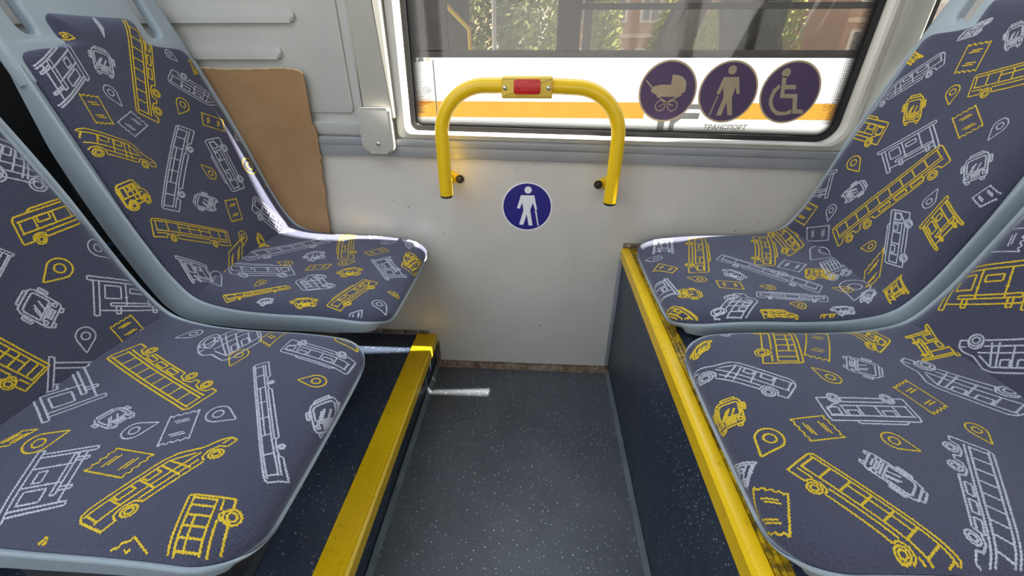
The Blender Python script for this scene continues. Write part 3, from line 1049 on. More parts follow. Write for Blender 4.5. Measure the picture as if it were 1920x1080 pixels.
        ('ticket', 'y', 0.0159, 0.1134, -0.0021, 0.161, 0.0408, 0.1322), ('pin', 'g', 0.0122, 0.2273, 0.022, 0.2004),
        ('stop', 'g', -0.0123, 0.0945, 0.0123, 0.1096, 0.0033, 0.0691), ('bus2', 'y', 0.3194, -0.2266, 0.3167, -0.1295, 0.3767, -0.2654),
        ('stop', 'y', 0.4966, -0.2035, 0.5739, -0.0973, 0.5679, -0.2379), ('ticket', 'g', 0.6133, -0.2222, 0.637, -0.1693, 0.6491, -0.237),
        ('stop', 'y', 0.4068, -0.1791, 0.3754, -0.108, 0.4699, -0.191), ('van', 'g', 0.5667, -0.053, 0.4886, -0.1421, 0.5141, -0.0225),
    ],
}


def _circ(cx, cy, r, n=14):
    return ('c', cx, cy, r, n)


def _rect(a, b, c, d):
    return [(a, b), (c, b), (c, d), (a, d), (a, b)]


def motif_lines(kind):
    """line drawing in the unit square: u along, w up from the wheels; circles are kept round"""
    L = []
    if kind in ('bus', 'bus2', 'abus'):
        wh = {'bus': (0.2, 0.76), 'bus2': (0.18, 0.8), 'abus': (0.12, 0.30, 0.86)}[kind]
        L.append([(wh[-1] + 0.07, 0.14), (1, 0.14), (1, 0.88), (0.985, 1), (0.02, 1), (0, 0.9), (0, 0.14), (wh[0] - 0.07, 0.14)])
        for a, b in zip(wh[:-1], wh[1:]):
            L.append([(a + 0.07, 0.14), (b - 0.07, 0.14)])
        for x in wh:
            L.append(_circ(x, 0.12, 0.15))
            L.append([(x - 0.07, 0.14), (x - 0.06, 0.28), (x, 0.34), (x + 0.06, 0.28), (x + 0.07, 0.14)])
        if kind == 'bus':
            L += [[(0.02, 0.90), (0.985, 0.90)], [(0.03, 0.46), (0.97, 0.46)], [(0.03, 0.34), (wh[0] - 0.05, 0.34)], [(wh[0] + 0.06, 0.34), (wh[1] - 0.06, 0.34)], [(wh[1] + 0.06, 0.34), (0.97, 0.34)]]
            for x in (0.04, 0.17, 0.31, 0.45, 0.59, 0.73, 0.86, 0.96):
                L.append([(x, 0.46), (x, 0.90)])
            L.append([(0.31, 0.74), (0.73, 0.74)])
        elif kind == 'bus2':
            L += [[(0.03, 0.82), (0.97, 0.82)], [(0.03, 0.44), (0.8, 0.44)], [(0.15, 1.0), (0.2, 1.1), (0.7, 1.1), (0.74, 1.0)], [(0.8, 0.36), (0.86, 0.40), (0.97, 0.62)]]
            for x in (0.05, 0.2, 0.4, 0.6, 0.78):
                L.append([(x, 0.44), (x, 0.82)])
            L += [_rect(0.23, 0.62, 0.36, 0.82), _rect(0.63, 0.62, 0.75, 0.82), _rect(0.83, 0.5, 0.95, 0.78), [(0.26, 0.3), (0.74, 0.3)]]
        else:
            L += [[(0.02, 0.90), (0.98, 0.90)], [(0.03, 0.52), (0.97, 0.52)], [(0.03, 0.42), (0.97, 0.42)]]
            for k in range(10):
                L.append([(0.04 + 0.102 * k, 0.52), (0.04 + 0.102 * k, 0.90)])
            for x in (0.42, 0.56, 0.70):
                L.append(_rect(x, 0.22, x + 0.10, 0.36))
    elif kind == 'van':
        L.append([(0.28, 0.14), (0.72, 0.14)])
        L.append([(0.12, 0.14), (0.02, 0.16), (0, 0.8), (0.03, 0.95), (0.08, 1.0), (0.60, 1.0), (0.70, 0.92), (0.82, 0.60), (0.95, 0.48), (1.0, 0.36), (1.0, 0.16), (0.91, 0.14)])
        for x in (0.20, 0.82):
            L.append(_circ(x, 0.14, 0.16))
            L.append([(x - 0.09, 0.16), (x - 0.07, 0.32), (x, 0.38), (x + 0.07, 0.32), (x + 0.09, 0.16)])
        L += [[(0.03, 0.86), (0.62, 0.86), (0.76, 0.56)], [(0.03, 0.48), (0.78, 0.48)], [(0.05, 0.48), (0.05, 0.86)], [(0.2, 0.48), (0.2, 0.86)], [(0.4, 0.3), (0.4, 0.86)], [(0.56, 0.2), (0.56, 0.86)], [(0.64, 0.2), (0.62, 0.86)], _rect(0.22, 0.66, 0.34, 0.86), _rect(0.42, 0.66, 0.52, 0.86), [(0.29, 0.30), (0.72, 0.30)], [(0.92, 0.34), (0.99, 0.34)]]
    elif kind == 'front':
        L.append([(0.16, 0.12), (0.12, 0.2), (0.12, 0.86), (0.2, 0.98), (0.8, 0.98), (0.88, 0.86), (0.88, 0.2), (0.84, 0.12), (0.16, 0.12)])
        L.append([(0.2, 0.42), (0.2, 0.82), (0.26, 0.88), (0.74, 0.88), (0.8, 0.82), (0.8, 0.42), (0.2, 0.42)])
        L += [[(0.28, 1.06), (0.72, 1.06)], [(0.28, 0.98), (0.28, 1.06)], [(0.72, 0.98), (0.72, 1.06)], [(0.2, 0.36), (0.8, 0.36)], [(0.3, 0.44), (0.42, 0.66)], [(0.36, 0.44), (0.5, 0.7)], [(0.54, 0.44), (0.66, 0.66)], [(0.34, 0.26), (0.66, 0.26)], [(0.34, 0.31), (0.66, 0.31)], [(0.34, 0.2), (0.66, 0.2)]]
        L += [_circ(0.22, 0.27, 0.055, 9), _circ(0.78, 0.27, 0.055, 9), _rect(0.0, 0.55, 0.07, 0.8), _rect(0.93, 0.55, 1.0, 0.8), [(0.07, 0.78), (0.12, 0.82)], [(0.93, 0.78), (0.88, 0.82)], _rect(0.2, 0.03, 0.32, 0.12), _rect(0.68, 0.03, 0.8, 0.12)]
    elif kind == 'stop':
        L += [_rect(0, 0.90, 1.0, 1.0), [(0.06, 0.90), (0.06, 0.0), (0.12, 0.0), (0.12, 0.90)], [(0.88, 0.90), (0.88, 0.0), (0.94, 0.0), (0.94, 0.90)], [(0.12, 0.14), (0.88, 0.14)], _rect(0.18, 0.46, 0.36, 0.80), _rect(0.47, 0.62, 0.64, 0.76), [(0.42, 0.28), (0.42, 0.90)], [(0.70, 0.28), (0.70, 0.90)], _rect(0.24, 0.26, 0.86, 0.34), _rect(0.30, 0.06, 0.35, 0.26), _rect(0.74, 0.06, 0.79, 0.26), [(0.40, 0.5), (0.44, 0.5)], [(0.68, 0.5), (0.72, 0.5)]]
    elif kind == 'ticket':
        L += [[(0, 0), (1, 0)], [(0, 1), (1, 1)]]
        for u0, sg in ((0, 1), (1, -1)):
            L.append([(u0 + sg * (0.07 * (k % 2)), k / 8) for k in range(9)])
        for u0 in (0.28, 0.72):
            L += [[(u0 - 0.03, 0.22), (u0 - 0.03, 0.72)], [(u0 + 0.04, 0.32), (u0 + 0.04, 0.80)]]
    return L


def motif_mesh(name, it):
    quads, verts = [], []
    step = 0.0021
    rs = np.random.RandomState(5)
    nv = 0
    if True:
        kind = it[0]
        v = np.array(it[2:])
        A, B = v[0:2], v[2:4]
        lines = []
        if kind == 'pin':
            ax = B - A
            n = np.array([-ax[1], ax[0]])
            ring = []
            cx, r = 0.66, 0.34
            a0 = math.acos(r / cx)
            for k in range(23):
                a = math.pi - a0 - (2 * math.pi - 2 * a0) * k / 22
                ring.append((cx + r * math.cos(a), r * math.sin(a)))
            pl0 = [(0, 0)] + ring + [(0, 0)]
            lines.append(np.array([A + ax * p[0] + n * p[1] * 0.95 for p in pl0]))
            lines.append(np.array([A + ax * (cx + 0.15 * math.cos(a)) + n * 0.15 * math.sin(a) for a in np.linspace(0, 2 * math.pi, 13)]))
            size = np.linalg.norm(ax)
        else:
            D = v[4:6]
            U, W = B - A, D - A
            lu, lw = np.linalg.norm(U), np.linalg.norm(W)
            for l in motif_lines(kind):
                if isinstance(l, tuple):
                    _, cx, cy, r, n = l
                    ctr = A + U * cx + W * cy
                    rr = r * lw * (1.0 if kind != 'front' else 1.0)
                    a = np.linspace(0, 2 * math.pi, n)
                    lines.append(ctr + rr * (np.cos(a)[:, None] * U / lu + np.sin(a)[:, None] * W / lw))
                    if r > 0.1:
                        lines.append(ctr + rr * 0.55 * (np.cos(a)[:, None] * U / lu + np.sin(a)[:, None] * W / lw))
                else:
                    q = np.array(l)
                    lines.append(A + q[:, :1] * U + q[:, 1:] * W)
            size = lw
        half = 0.00135 if size > 0.05 else 0.0011
        for P in lines:
            d = np.linalg.norm(np.diff(P, axis=0), axis=1)
            acc = np.concatenate([[0], np.cumsum(d)])
            if acc[-1] < 1e-4:
                continue
            m = max(2, int(acc[-1] / step) + 1)
            q = np.linspace(0, acc[-1], m)
            X = np.stack([np.interp(q, acc, P[:, 0]), np.interp(q, acc, P[:, 1])], 1)
            tg = np.gradient(X, axis=0)
            tg /= np.maximum(np.linalg.norm(tg, axis=1, keepdims=True), 1e-9)
            nn = np.stack([-tg[:, 1], tg[:, 0]], 1)
            X = X + nn * (0.00042 * np.where(np.arange(m) % 2, 1, -1) + rs.normal(0, 0.00012, m))[:, None]
            hw_ = half * rs.uniform(0.85, 1.15, m)[:, None]
            Lf, Rt = X + nn * hw_, X - nn * hw_
            ins = (np.abs(X[:, 1]) < half_width(np.clip(X[:, 0], 0, S_TOP)) - 0.003) & (X[:, 0] > 0.004) & (X[:, 0] < S_TOP - 0.004)
            PL = seat_pad(Lf[:, 0], Lf[:, 1], 0.0004)
            PC = seat_pad(X[:, 0], X[:, 1], 0.0010)
            PR = seat_pad(Rt[:, 0], Rt[:, 1], 0.0004)
            verts.append(np.stack([PL, PC, PR], 1).reshape(-1, 3))
            i = np.nonzero(ins[:-1] & ins[1:])[0]
            b = nv + 3 * i
            quads.append(np.stack([b, b + 1, b + 4, b + 3], 1))
            quads.append(np.stack([b + 1, b + 2, b + 5, b + 4], 1))
            nv += 3 * m
    if not verts:
        return None
    V = np.concatenate(verts)
    Q = np.concatenate(quads)
    if len(Q) < 12:
        return None
    used, inv = np.unique(Q, return_inverse=True)
    me = bpy.data.meshes.new(name)
    me.from_pydata(V[used].tolist(), [], inv.reshape(-1, 4).tolist())
    for p in me.polygons:
        p.use_smooth = True
    return me


KINDS = {'bus': 'bus_drawing', 'bus2': 'bus_drawing', 'abus': 'long_bus_drawing', 'van': 'minibus_drawing', 'front': 'bus_front_drawing', 'stop': 'shelter_drawing', 'ticket': 'ticket_drawing', 'pin': 'map_pin_drawing'}
SEAT_SPOTS = {
    'LW': ((-0.322, -0.241, 0.000), 0.0, 'blue-grey seat by the wall with cardboard tucked behind its back'),
    'LA': ((-0.326, -0.740, 0.000), 0.0, 'blue-grey aisle seat at bottom left, nearest above the low step'),
    'RW': ((0.290, -0.249, 0.028), math.pi, 'blue-grey seat by the window next to the round window stickers'),
    'RA': ((0.290, -0.715, 0.022), math.pi, 'blue-grey aisle seat at bottom right on the tall yellow-edged box')}
for key, (loc, rz, label) in SEAT_SPOTS.items():
    root = empty('bus_seat', loc, rz)
    tag(root, label, 'seat', 'patterned bus seats facing each other')
    link('shell', SHELL_ME, M_shell, root)['label'] = 'pale blue-grey plastic seat shell with grip openings'
    pad = link('upholstery', PAD_ME, M_fabric, root)
    pad['label'] = 'dark navy knit cover with yellow and grey bus drawings'
    for item in MOTIFS[key]:
        me = motif_mesh(KINDS[item[0]], item)
        if me:
            link(KINDS[item[0]], me, M_thy if item[1] == 'y' else M_thg, pad)
    mb = MB()
    if rz == 0.0:
        y0, y1 = ((-0.17, -0.045) if key == 'LW' else (-0.16, 0.026))
        mb.box(-0.42, -0.205, y0, y1, 0.1305, 0.475, 0.004)
        mb.box(-0.44, -0.19, y0 - 0.015, y1 + 0.015, 0.1302, 0.136, 0.002)
    else:
        mb.box(-0.40, -0.10, -0.13, 0.13, 0.470 - loc[2] - 0.003, 0.486, 0.003)
    mb.build('pedestal', M_seatmetal, root)


# ------------------------------------------------------------------ yellow handrail on the wall
hr = empty('handrail', (-0.024, 0, 0.66))
tag(hr, 'yellow arched tube handrail with red stop button on the wall', 'handrail')
HY, HR_ = -0.072, 0.0175
XL, XR, ZT, RB = -0.2475, 0.1985, 0.9235, 0.115


def hchild(mb, name, mat, parent=hr, sm=True):
    o = mb.build(name, mat, parent, sm)
    if parent is hr:
        o.location = -hr.location
    return o


pts = [(XL, HY, 0.652), (XL, HY, 0.70), (XL, HY, 0.76)]
pts += [(XL + RB - RB * math.cos(a), HY, ZT - RB + RB * math.sin(a)) for a in [math.pi / 2 * k / 14 for k in range(15)]]
pts += [(XL + RB + 0.06, HY, ZT), (-0.03, HY, ZT), (XR - RB - 0.05, HY, ZT - 0.001)]
pts += [(XR - RB + RB * math.sin(a), HY, ZT - 0.003 - RB + RB * math.cos(a)) for a in [math.pi / 2 * k / 14 for k in range(15)]]
pts += [(XR, HY, 0.76), (XR - 0.001, HY, 0.70), (XR - 0.002, HY, 0.640)]
hchild(MB().tube(pts, HR_, 20), 'tube', M_yellow)
for x, z0 in ((XL, 0.652), (XR - 0.002, 0.640)):
    hchild(MB().tube([(x, HY, z0 - 0.007), (x, HY, z0 - 0.004), (x, HY, z0 + 0.004)], [HR_ * 0.8, HR_ * 0.98, HR_ * 0.98], 18), 'end_cap', M_capblack)
for x, sx, z in ((XL, 1, 0.682), (XR - 0.001, -1, 0.673)):
    br = MB()
    br.tube([(x, HY, z), (x, -0.004, z)], 0.0105, 12)
    pl_ = [(x + sx * (-0.012), z - 0.018)]
    pl_ = [(x - sx * 0.016 + sx * 0.0, z + 0.019), (x + sx * 0.004, z + 0.020), (x + sx * 0.036, z + 0.004), (x + sx * 0.040, z - 0.004), (x + sx * 0.036, z - 0.012), (x + sx * 0.004, z - 0.016), (x - sx * 0.016, z - 0.014)]
    if sx < 0:
        pl_ = pl_[::-1]
    br.poly(pl_, wallfn(-0.0005), 0.0045, 0.001)
    b_ = hchild(br, 'bracket', M_yellow)
    bt = MB().tube([(x + sx * 0.027, -0.004, z - 0.004), (x + sx * 0.027, -0.013, z - 0.004), (x + sx * 0.027, -0.0145, z - 0.004)], [0.0095, 0.0095, 0.006], 6).tube([(x + sx * 0.027, -0.004, z - 0.004), (x + sx * 0.027, -0.0065, z - 0.004)], 0.012, 14)
    bt.build('bolt', M_capblack, b_)
hs = MB().poly(rrect(-0.091, 0.029, ZT - 0.0235, ZT + 0.0225, 0.004, 4), lambda u, v, w: Vector((u, HY + 0.02 - w, v - 0.0 + (-0.003 * (abs(u + 0.031) / 0.06) ** 2))), 0.046, 0.005, 3)
hs = hchild(hs, 'button_housing', M_yplastic)
bt = MB().poly(rrect(-0.062, 0.0005, ZT - 0.0165, ZT + 0.0155, 0.006, 5), lambda u, v, w: Vector((u, HY - 0.0235 - w, v)), 0.0055, 0.002, 2).build('stop_button', M_red, hs)
rg = MB()
for k in (-1, 0, 1):
    rg.box(-0.045, -0.017, HY - 0.0298, HY - 0.0285, ZT - 0.002 + k * 0.006, ZT + 0.0005 + k * 0.006)
rg.build('embossed_bars', M_red, bt)
for x in (-0.083, 0.020):
    screw(hs, x, HY - 0.026, ZT - 0.003, 0.005)

# ------------------------------------------------------------------ stickers
M_bluest = simple('blue_sticker_print', (0.020, 0.016, 0.20), 0.35, var=0.08, scale=20)
M_whitest = simple('white_sticker_print', (0.80, 0.80, 0.82), 0.4, var=0.03, scale=20)


def translucent(name, col, tr=0.35):
    t = NT(name)
    t.n.remove(t.b)
    v = t.coord()
    c = t.ramp(t.noise(v, 9, 4), [(0.3, tuple(x * 0.9 for x in col)), (0.7, tuple(min(1, x * 1.1) for x in col))])
    d = t.new('ShaderNodeBsdfDiffuse')
    r = t.new('ShaderNodeBsdfTranslucent')
    m = t.new('ShaderNodeMixShader')
    m.inputs[0].default_value = tr
    t.link(c, d.inputs[0])
    t.link(c, r.inputs[0])
    t.link(d.outputs[0], m.inputs[1])
    t.link(r.outputs[0], m.inputs[2])
    t.link(m.outputs[0], t.o.inputs[0])
    return t.m


M_purple = translucent('purple_film', (0.14, 0.10, 0.18), 0.3)
M_tan = translucent('tan_film', (0.54, 0.44, 0.30), 0.3)


def circle(r, n=56, cx=0, cz=0):
    return [(cx + r * math.cos(2 * math.pi * k / n), cz + r * math.sin(2 * math.pi * k / n)) for k in range(n)]


def flat(polys, y, th, sc, cx, cz):
    mb = MB()
    for p in polys:
        ar = sum(a[0] * b[1] - b[0] * a[1] for a, b in zip(p, p[1:] + p[:1]))
        q = p if ar > 0 else p[::-1]
        mb.poly([(cx + a * sc, cz + b * sc) for a, b in q], wallfn(y), th)
    return mb


def stroke(pts, w):
    """thick polyline as convex quads"""
    out = []
    for a, b in zip(pts[:-1], pts[1:]):
        dx, dz = b[0] - a[0], b[1] - a[1]
        L = math.hypot(dx, dz) or 1
        nx, nz = -dz / L * w / 2, dx / L * w / 2
        ex, ez = dx / L * w * 0.3, dz / L * w * 0.3
        out.append([(a[0] + nx - ex, a[1] + nz - ez), (a[0] - nx - ex, a[1] - nz - ez), (b[0] - nx + ex, b[1] - nz + ez), (b[0] + nx + ex, b[1] + nz + ez)])
    return out


def band(o_, i_):
    return [[a, b, d, c] for a, b, c, d in zip(o_[:-1], o_[1:], i_[:-1], i_[1:])]


def W8(pts):
    return [((x - 623) / 142.0, (388 - y) / 142.0) for x, y in pts]


man_wall = [circle(0.14, 24, 0.03, 0.69)]
man_wall += [W8([(588, 320), (662, 320), (680, 402), (668, 402), (655, 362), (641, 405), (656, 497), (634, 497), (622, 430), (603, 494), (579, 493), (603, 405), (595, 362), (582, 397), (566, 395)])]
man_wall += [W8([(667, 406), (676, 406), (692, 496), (685, 498)])]
man_win = [circle(0.14, 24, -0.01, 0.70), [(-0.248, 0.483), (0.262, 0.483), (0.414, -0.041), (0.303, -0.041), (0.221, 0.179), (0.179, -0.179), (0.331, -0.745), (0.166, -0.745), (0.028, -0.317), (-0.055, -0.759), (-0.234, -0.759), (-0.11, -0.179), (-0.193, 0.166), (-0.276, -0.069), (-0.386, -0.055)], [(-0.345, -0.11), (-0.303, -0.11), (-0.441, -0.745), (-0.483, -0.745)]]
pram = [[(-0.566, 0.152), (-0.262, 0.221), (0.083, 0.221), (0.083, 0.538), (0.276, 0.524), (0.441, 0.469), (0.566, 0.345), (0.607, 0.207), (0.607, 0.0), (0.331, -0.166), (-0.262, -0.166), (-0.579, 0.0)]]
pram += stroke([(-0.786, 0.345), (-0.55, 0.13)], 0.05) + stroke([(-0.179, -0.455), (0.50, -0.10)], 0.04) + stroke([(0.248, -0.469), (-0.345, -0.14)], 0.04)
for c in (-0.179, 0.248):
    pram += band(circle(0.185, 30, c, -0.46) + circle(0.185, 30, c, -0.46)[:1], circle(0.155, 30, c, -0.46) + circle(0.155, 30, c, -0.46)[:1]) + [circle(0.04, 10, c, -0.46)]
wheel = [circle(0.145, 24, -0.31, 0.615), [(-0.4, 0.51), (-0.262, 0.51), (-0.221, 0.248), (0.124, 0.248), (0.152, 0.11), (-0.207, 0.11), (-0.179, -0.041), (0.262, -0.041), (0.4, -0.538), (0.621, -0.538), (0.648, -0.676), (0.29, -0.676), (0.152, -0.179), (-0.29, -0.166)]]
wheel += band([(-0.441, 0.262), (-0.593, 0.097), (-0.648, -0.166), (-0.607, -0.386), (-0.441, -0.607), (-0.248, -0.731), (-0.069, -0.745), (0.11, -0.717), (0.248, -0.676)], [(-0.372, 0.166), (-0.483, 0.014), (-0.524, -0.207), (-0.483, -0.359), (-0.372, -0.51), (-0.248, -0.593), (-0.083, -0.621), (0.069, -0.607), (0.221, -0.538)])


def sticker(cx, cz, y, r, icon, ring_w, mats, label, name, group=None):
    root = empty(name, (cx, y, cz))
    tag(root, label, 'sticker', group)

    def c(mb, nm, m):
        o = mb.build(nm, m, root, sm=False)
        o.location = (-cx, -y, -cz)
    c(flat([circle(1.0)], y, 0.0004, r, cx, cz), 'rim', mats[1])
    c(flat([circle(1.0 - ring_w)], y - 0.0004, 0.0002, r, cx, cz), 'disc', mats[0])
    c(flat(icon, y - 0.0006, 0.0002, r, cx, cz), 'pictogram', mats[1])


sticker(-0.028, 0.598, -0.0003, 0.0735, man_wall, 0.055, (M_bluest, M_whitest), 'round blue sticker of a white walking figure with cane on the wall', 'priority_sticker')
GY = 0.0200
G_ = 'round stickers on the window'
sticker(0.326, 0.905, GY, 0.0725, pram, 0.06, (M_purple, M_tan), 'round purple window sticker showing a pram', 'window_sticker', G_)
sticker(0.477, 0.904, GY, 0.0725, man_win, 0.06, (M_purple, M_tan), 'round purple window sticker showing a figure with a cane', 'window_sticker', G_)
sticker(0.630, 0.904, GY, 0.0725, wheel, 0.06, (M_purple, M_tan), 'round purple window sticker showing a wheelchair', 'window_sticker', G_)

# printed maker's marks on the glass and a handwritten scrawl
M_ink = simple('black_glass_print', (0.015, 0.015, 0.015), 0.6, var=0.1)
for cx, cz in ((-0.301, 0.900), (0.729, 0.884), (0.20, 0.838)):
    P = []
    if cx != 0.20:
        arc = [(math.cos(a), math.sin(a)) for a in [R(20 + 320 * k / 24) for k in range(25)]]
        P += stroke([(0.0085 * a, 0.0085 * b) for a, b in arc], 0.0009)
        for dz in (0.003, 0.0, -0.003):
            P += stroke([(-0.003, dz), (0.014 - abs(dz - 0.003) * 0.5, dz)], 0.0009)
        P += stroke([(-0.003, 0.003), (-0.003, -0.003)], 0.0009)
    rr = random.Random(int(cx * 1000))
    for row, (zz, ww) in enumerate(((-0.0145, 0.016), (-0.021, 0.011), (-0.0245, 0.004), (-0.0295, 0.016), (-0.034, 0.008))):
        x = -ww
        while x < ww:
            wd = rr.uniform(0.0012, 0.0026)
            P += stroke([(x, zz + rr.uniform(-0.0006, 0.0006)), (x + wd * 0.5, zz + rr.uniform(-0.0008, 0.0008))], 0.0009)
            x += wd + 0.0012
    o = flat(P, 0.0203, 0.0002, 1.0, cx, cz).build('glass_mark', M_ink, win, sm=False)
P = stroke([(0.745, 0.917), (0.747, 0.912), (0.752, 0.911), (0.751, 0.906), (0.747, 0.907)], 0.0008) + stroke([(0.748, 0.904), (0.751, 0.902), (0.749, 0.898), (0.746, 0.901), (0.748, 0.904)], 0.0008)
P += stroke([(0.741, 0.896), (0.745, 0.892)], 0.0008) + stroke([(0.740, 0.890), (0.746, 0.896)], 0.0008) + stroke([(0.748, 0.884), (0.746, 0.877), (0.742, 0.868), (0.744, 0.875)], 0.0008) + stroke([(0.751, 0.892), (0.766, 0.891)], 0.0005)
flat(P, 0.0203, 0.0002, 1.0, 0, 0).build('scrawl', M_ink, win, sm=False)

# ------------------------------------------------------------------ cardboard sheet between seat and wall
cb = empty('cardboard_sheet', (-0.76, -0.008, 0.5))
tag(cb, 'brown corrugated cardboard sheet tucked between left window seat and wall', 'cardboard')
rr = random.Random(3)
top = [(-0.90, 0.956), (-0.86, 0.957), (-0.80, 0.954), (-0.74, 0.9545), (-0.69, 0.956), (-0.655, 0.957), (-0.63, 0.955), (-0.612, 0.951), (-0.603, 0.944)]
right = [(-0.6035, 0.93), (-0.606, 0.90), (-0.608, 0.86), (-0.6095, 0.825), (-0.607, 0.818), (-0.603, 0.812), (-0.602, 0.79), (-0.605, 0.77), (-0.606, 0.745), (-0.6035, 0.737), (-0.611, 0.728), (-0.609, 0.72), (-0.615, 0.68), (-0.614, 0.64), (-0.622, 0.60), (-0.624, 0.55), (-0.629, 0.505), (-0.632, 0.47)]
pts = top + right + [(-0.90, 0.47)]
pts = [(x + rr.uniform(-0.0012, 0.0012), z + rr.uniform(-0.0012, 0.0012)) for x, z in pts]
fold = 0.818


def cbfn(u, v, w):
    # sheet bows slightly away from the wall at its top and is creased along a fold
    y = -0.0164 - 0.0015 * math.exp(-((v - fold) / 0.012) ** 2) - 0.004 * max(0, (v - fold)) / 0.14
    return Vector((u, y - w, v))


bm_ = bmesh.new()
mbc = MB()
# cut the sheet in strips so that the crease is real
zs = [0.47, 0.60, 0.72, 0.79, 0.805, 0.812, 0.818, 0.824, 0.831, 0.85, 0.90, 0.96]
b = bmesh.new()
vs = [b.verts.new((x, z, 0)) for x, z in pts[::-1]]
b.faces.new(vs)
for z in zs[1:-1]:
    bmesh.ops.bisect_plane(b, geom=list(b.verts) + list(b.edges) + list(b.faces), plane_co=(0, z, 0), plane_no=(0, 1, 0))
ex = bmesh.ops.extrude_face_region(b, geom=list(b.faces))
for e in ex['geom']:
    if isinstance(e, bmesh.types.BMVert):
        e.co.z += 0.003
for v_ in b.verts:
    v_.co = cbfn(*v_.co)
bmesh.ops.recalc_face_normals(b, faces=list(b.faces))
mbc.merge(b)
o = mbc.build('sheet', M_card, cb, sm=False)
o.location = -cb.location
o = MB().tube([(x, cbfn(x, z, 0.002).y, z + 0.0006) for x, z in top], 0.0026, 6).build('torn_edge', simple('torn_cardboard_edge', (0.50, 0.36, 0.20), 0.9, var=0.25, scale=90), cb)
o.location = -cb.location

# loose cables behind the left seats
for k, (dx, dz, col) in enumerate(((0, 0, (0.01, 0.05, 0.16)), (0.002, 0.05, (0.012, 0.012, 0.014)), (0.004, -0.05, (0.012, 0.06, 0.15)))):
    mb = MB()
    mb.tube([(-1.02 + dx + 0.012 * math.sin(i * 0.7 + k), -0.05 - i * 0.075, 0.60 + dz + 0.012 * math.cos(i * 1.1 + k * 2)) for i in range(13)], 0.005, 8)
    o = mb.build('cable', simple('cable_%d' % k, col, 0.4), None)
    tag(o, ['thin dark blue cable behind the left seat backs', 'thin black cable behind the left seat backs', 'lower thin blue cable behind the left seat backs'][k], 'cable', 'cables behind the left seats')
hb = MB().box(-1.60, -1.06, -1.15, -0.30, 0.1305, 1.32, 0.01).box(-1.60, -1.06, -0.31, -0.035, 0.1305, 0.90, 0.01).build('shade_box', M_dark)  # added box, coloured dark to paint the shaded space behind the seats
tag(hb, 'black box standing in for the shade behind the left seat backs', 'cover')

# ------------------------------------------------------------------ outside: the white coach alongside
GZ = -0.95
M_asph = simple('asphalt', (0.10, 0.10, 0.10), 0.9, var=0.2, scale=3)
gr = MB().box(-60, 60, 0.1, 70, GZ - 0.1, GZ).build('ground', M_asph)
struct(gr, 'grey asphalt yard outside the bus', 'ground')
M_coach = simple('coach_white_paint', (0.86, 0.86, 0.85), 0.3, var=0.02)
M_orange = simple('coach_orange_stripe', (0.80, 0.38, 0.03), 0.35, var=0.05)
M_cgrey = simple('coach_grey_lettering', (0.16, 0.16, 0.155), 0.5, var=0.1)
M_cint = simple('coach_dark_interior', (0.05, 0.045, 0.042), 0.7, var=0.2)
M_ctrim = simple('coach_dark_band', (0.030, 0.026, 0.023), 0.6, var=0.2, spec=0.2)
CY = 1.0
co_ = empty('coach', (1.5, CY + 1.1, GZ))
tag(co_, 'white coach with orange stripe parked right outside the window', 'bus')


def cc(mb, name, mat, sm=False, parent=None):
    o = mb.build(name, mat, parent or co_, sm)
    if parent is None:
        o.location = -co_.location
    return o


side = cc(MB().box(-0.497, 5.5, CY, CY + 0.05, GZ + 0.28, 0.966, 0.004), 'side_panel', M_coach)
cpan = MB().poly([(-0.502, GZ + 0.28), (-0.502, 0.956), (-0.56, 0.949), (-0.9, 0.90), (-0.9, GZ + 0.28)][::-1], lambda u, v, w: Vector((u, CY + (-(u + 0.5)) ** 2 * 1.2 + w, v)), 0.04)
cc(cpan, 'corner_panel', M_coach)
cc(MB().box(-0.4965, 0.495, CY - 0.0015, CY + 0.001, 0.711, 0.781), 'orange_stripe', M_orange)
cc(MB().box(0.86, 5.5, CY - 0.0015, CY + 0.001, 0.711, 0.781), 'orange_stripe', M_orange)
cs_ = MB().poly([(-0.502, 0.711), (-0.502, 0.781), (-0.64, 0.779), (-0.9, 0.77), (-0.9, 0.70), (-0.64, 0.709)][::-1], lambda u, v, w: Vector((u, CY - 0.003 + (-(u + 0.5)) ** 2 * 1.2 + w, v)), 0.003)
cc(cs_, 'corner_stripe', M_orange)
# dark window band: mullions and glazing
band_ = MB()
band_.box(-0.90, 5.5, CY + 0.01, CY + 0.05, 0.966, 0.996)
for x0, x1 in ((-0.90, -0.425), (0.068, 0.170), (1.52, 1.60), (2.8, 2.9), (4.2, 4.3)):
    band_.box(x0, x1, CY + 0.01, CY + 0.05, 0.99, 1.75)
band_.box(0.170, 1.52, CY + 0.01, CY + 0.05, 1.150, 1.172)
cc(band_, 'window_band', M_ctrim)
for x0, x1 in ((-0.425, 0.068), (0.170, 1.52), (1.60, 2.8), (2.9, 4.2), (4.3, 5.5)):
    cc(MB().box(x0, x1, CY + 0.02, CY + 0.026, 0.994, 1.74), 'side_glass', M_glass_o)
cc(MB().box(-0.9, 5.5, CY, CY + 2.1, 1.74, 1.95, 0.03), 'roof', M_coach)
cc(MB().box(-0.9, 5.5, CY + 0.06, CY + 2.04, GZ + 0.6, GZ + 0.66), 'coach_floor', M_cint)
far = MB().box(-0.9, 5.5, CY + 2.05, CY + 2.1, GZ + 0.28, 0.985)
for x0, x1 in ((-0.95, -0.62), (0.35, 0.42), (1.9, 2.0), (3.4, 3.5), (5.0, 5.1)):
    far.box(x0, x1, CY + 2.05, CY + 2.1, 0.9, 1.75)
cc(far, 'far_side', M_ctrim)
cc(MB().box(-0.95, 5.5, CY + 2.07, CY + 2.075, 0.985, 1.74), 'far_glass', M_glass_o)
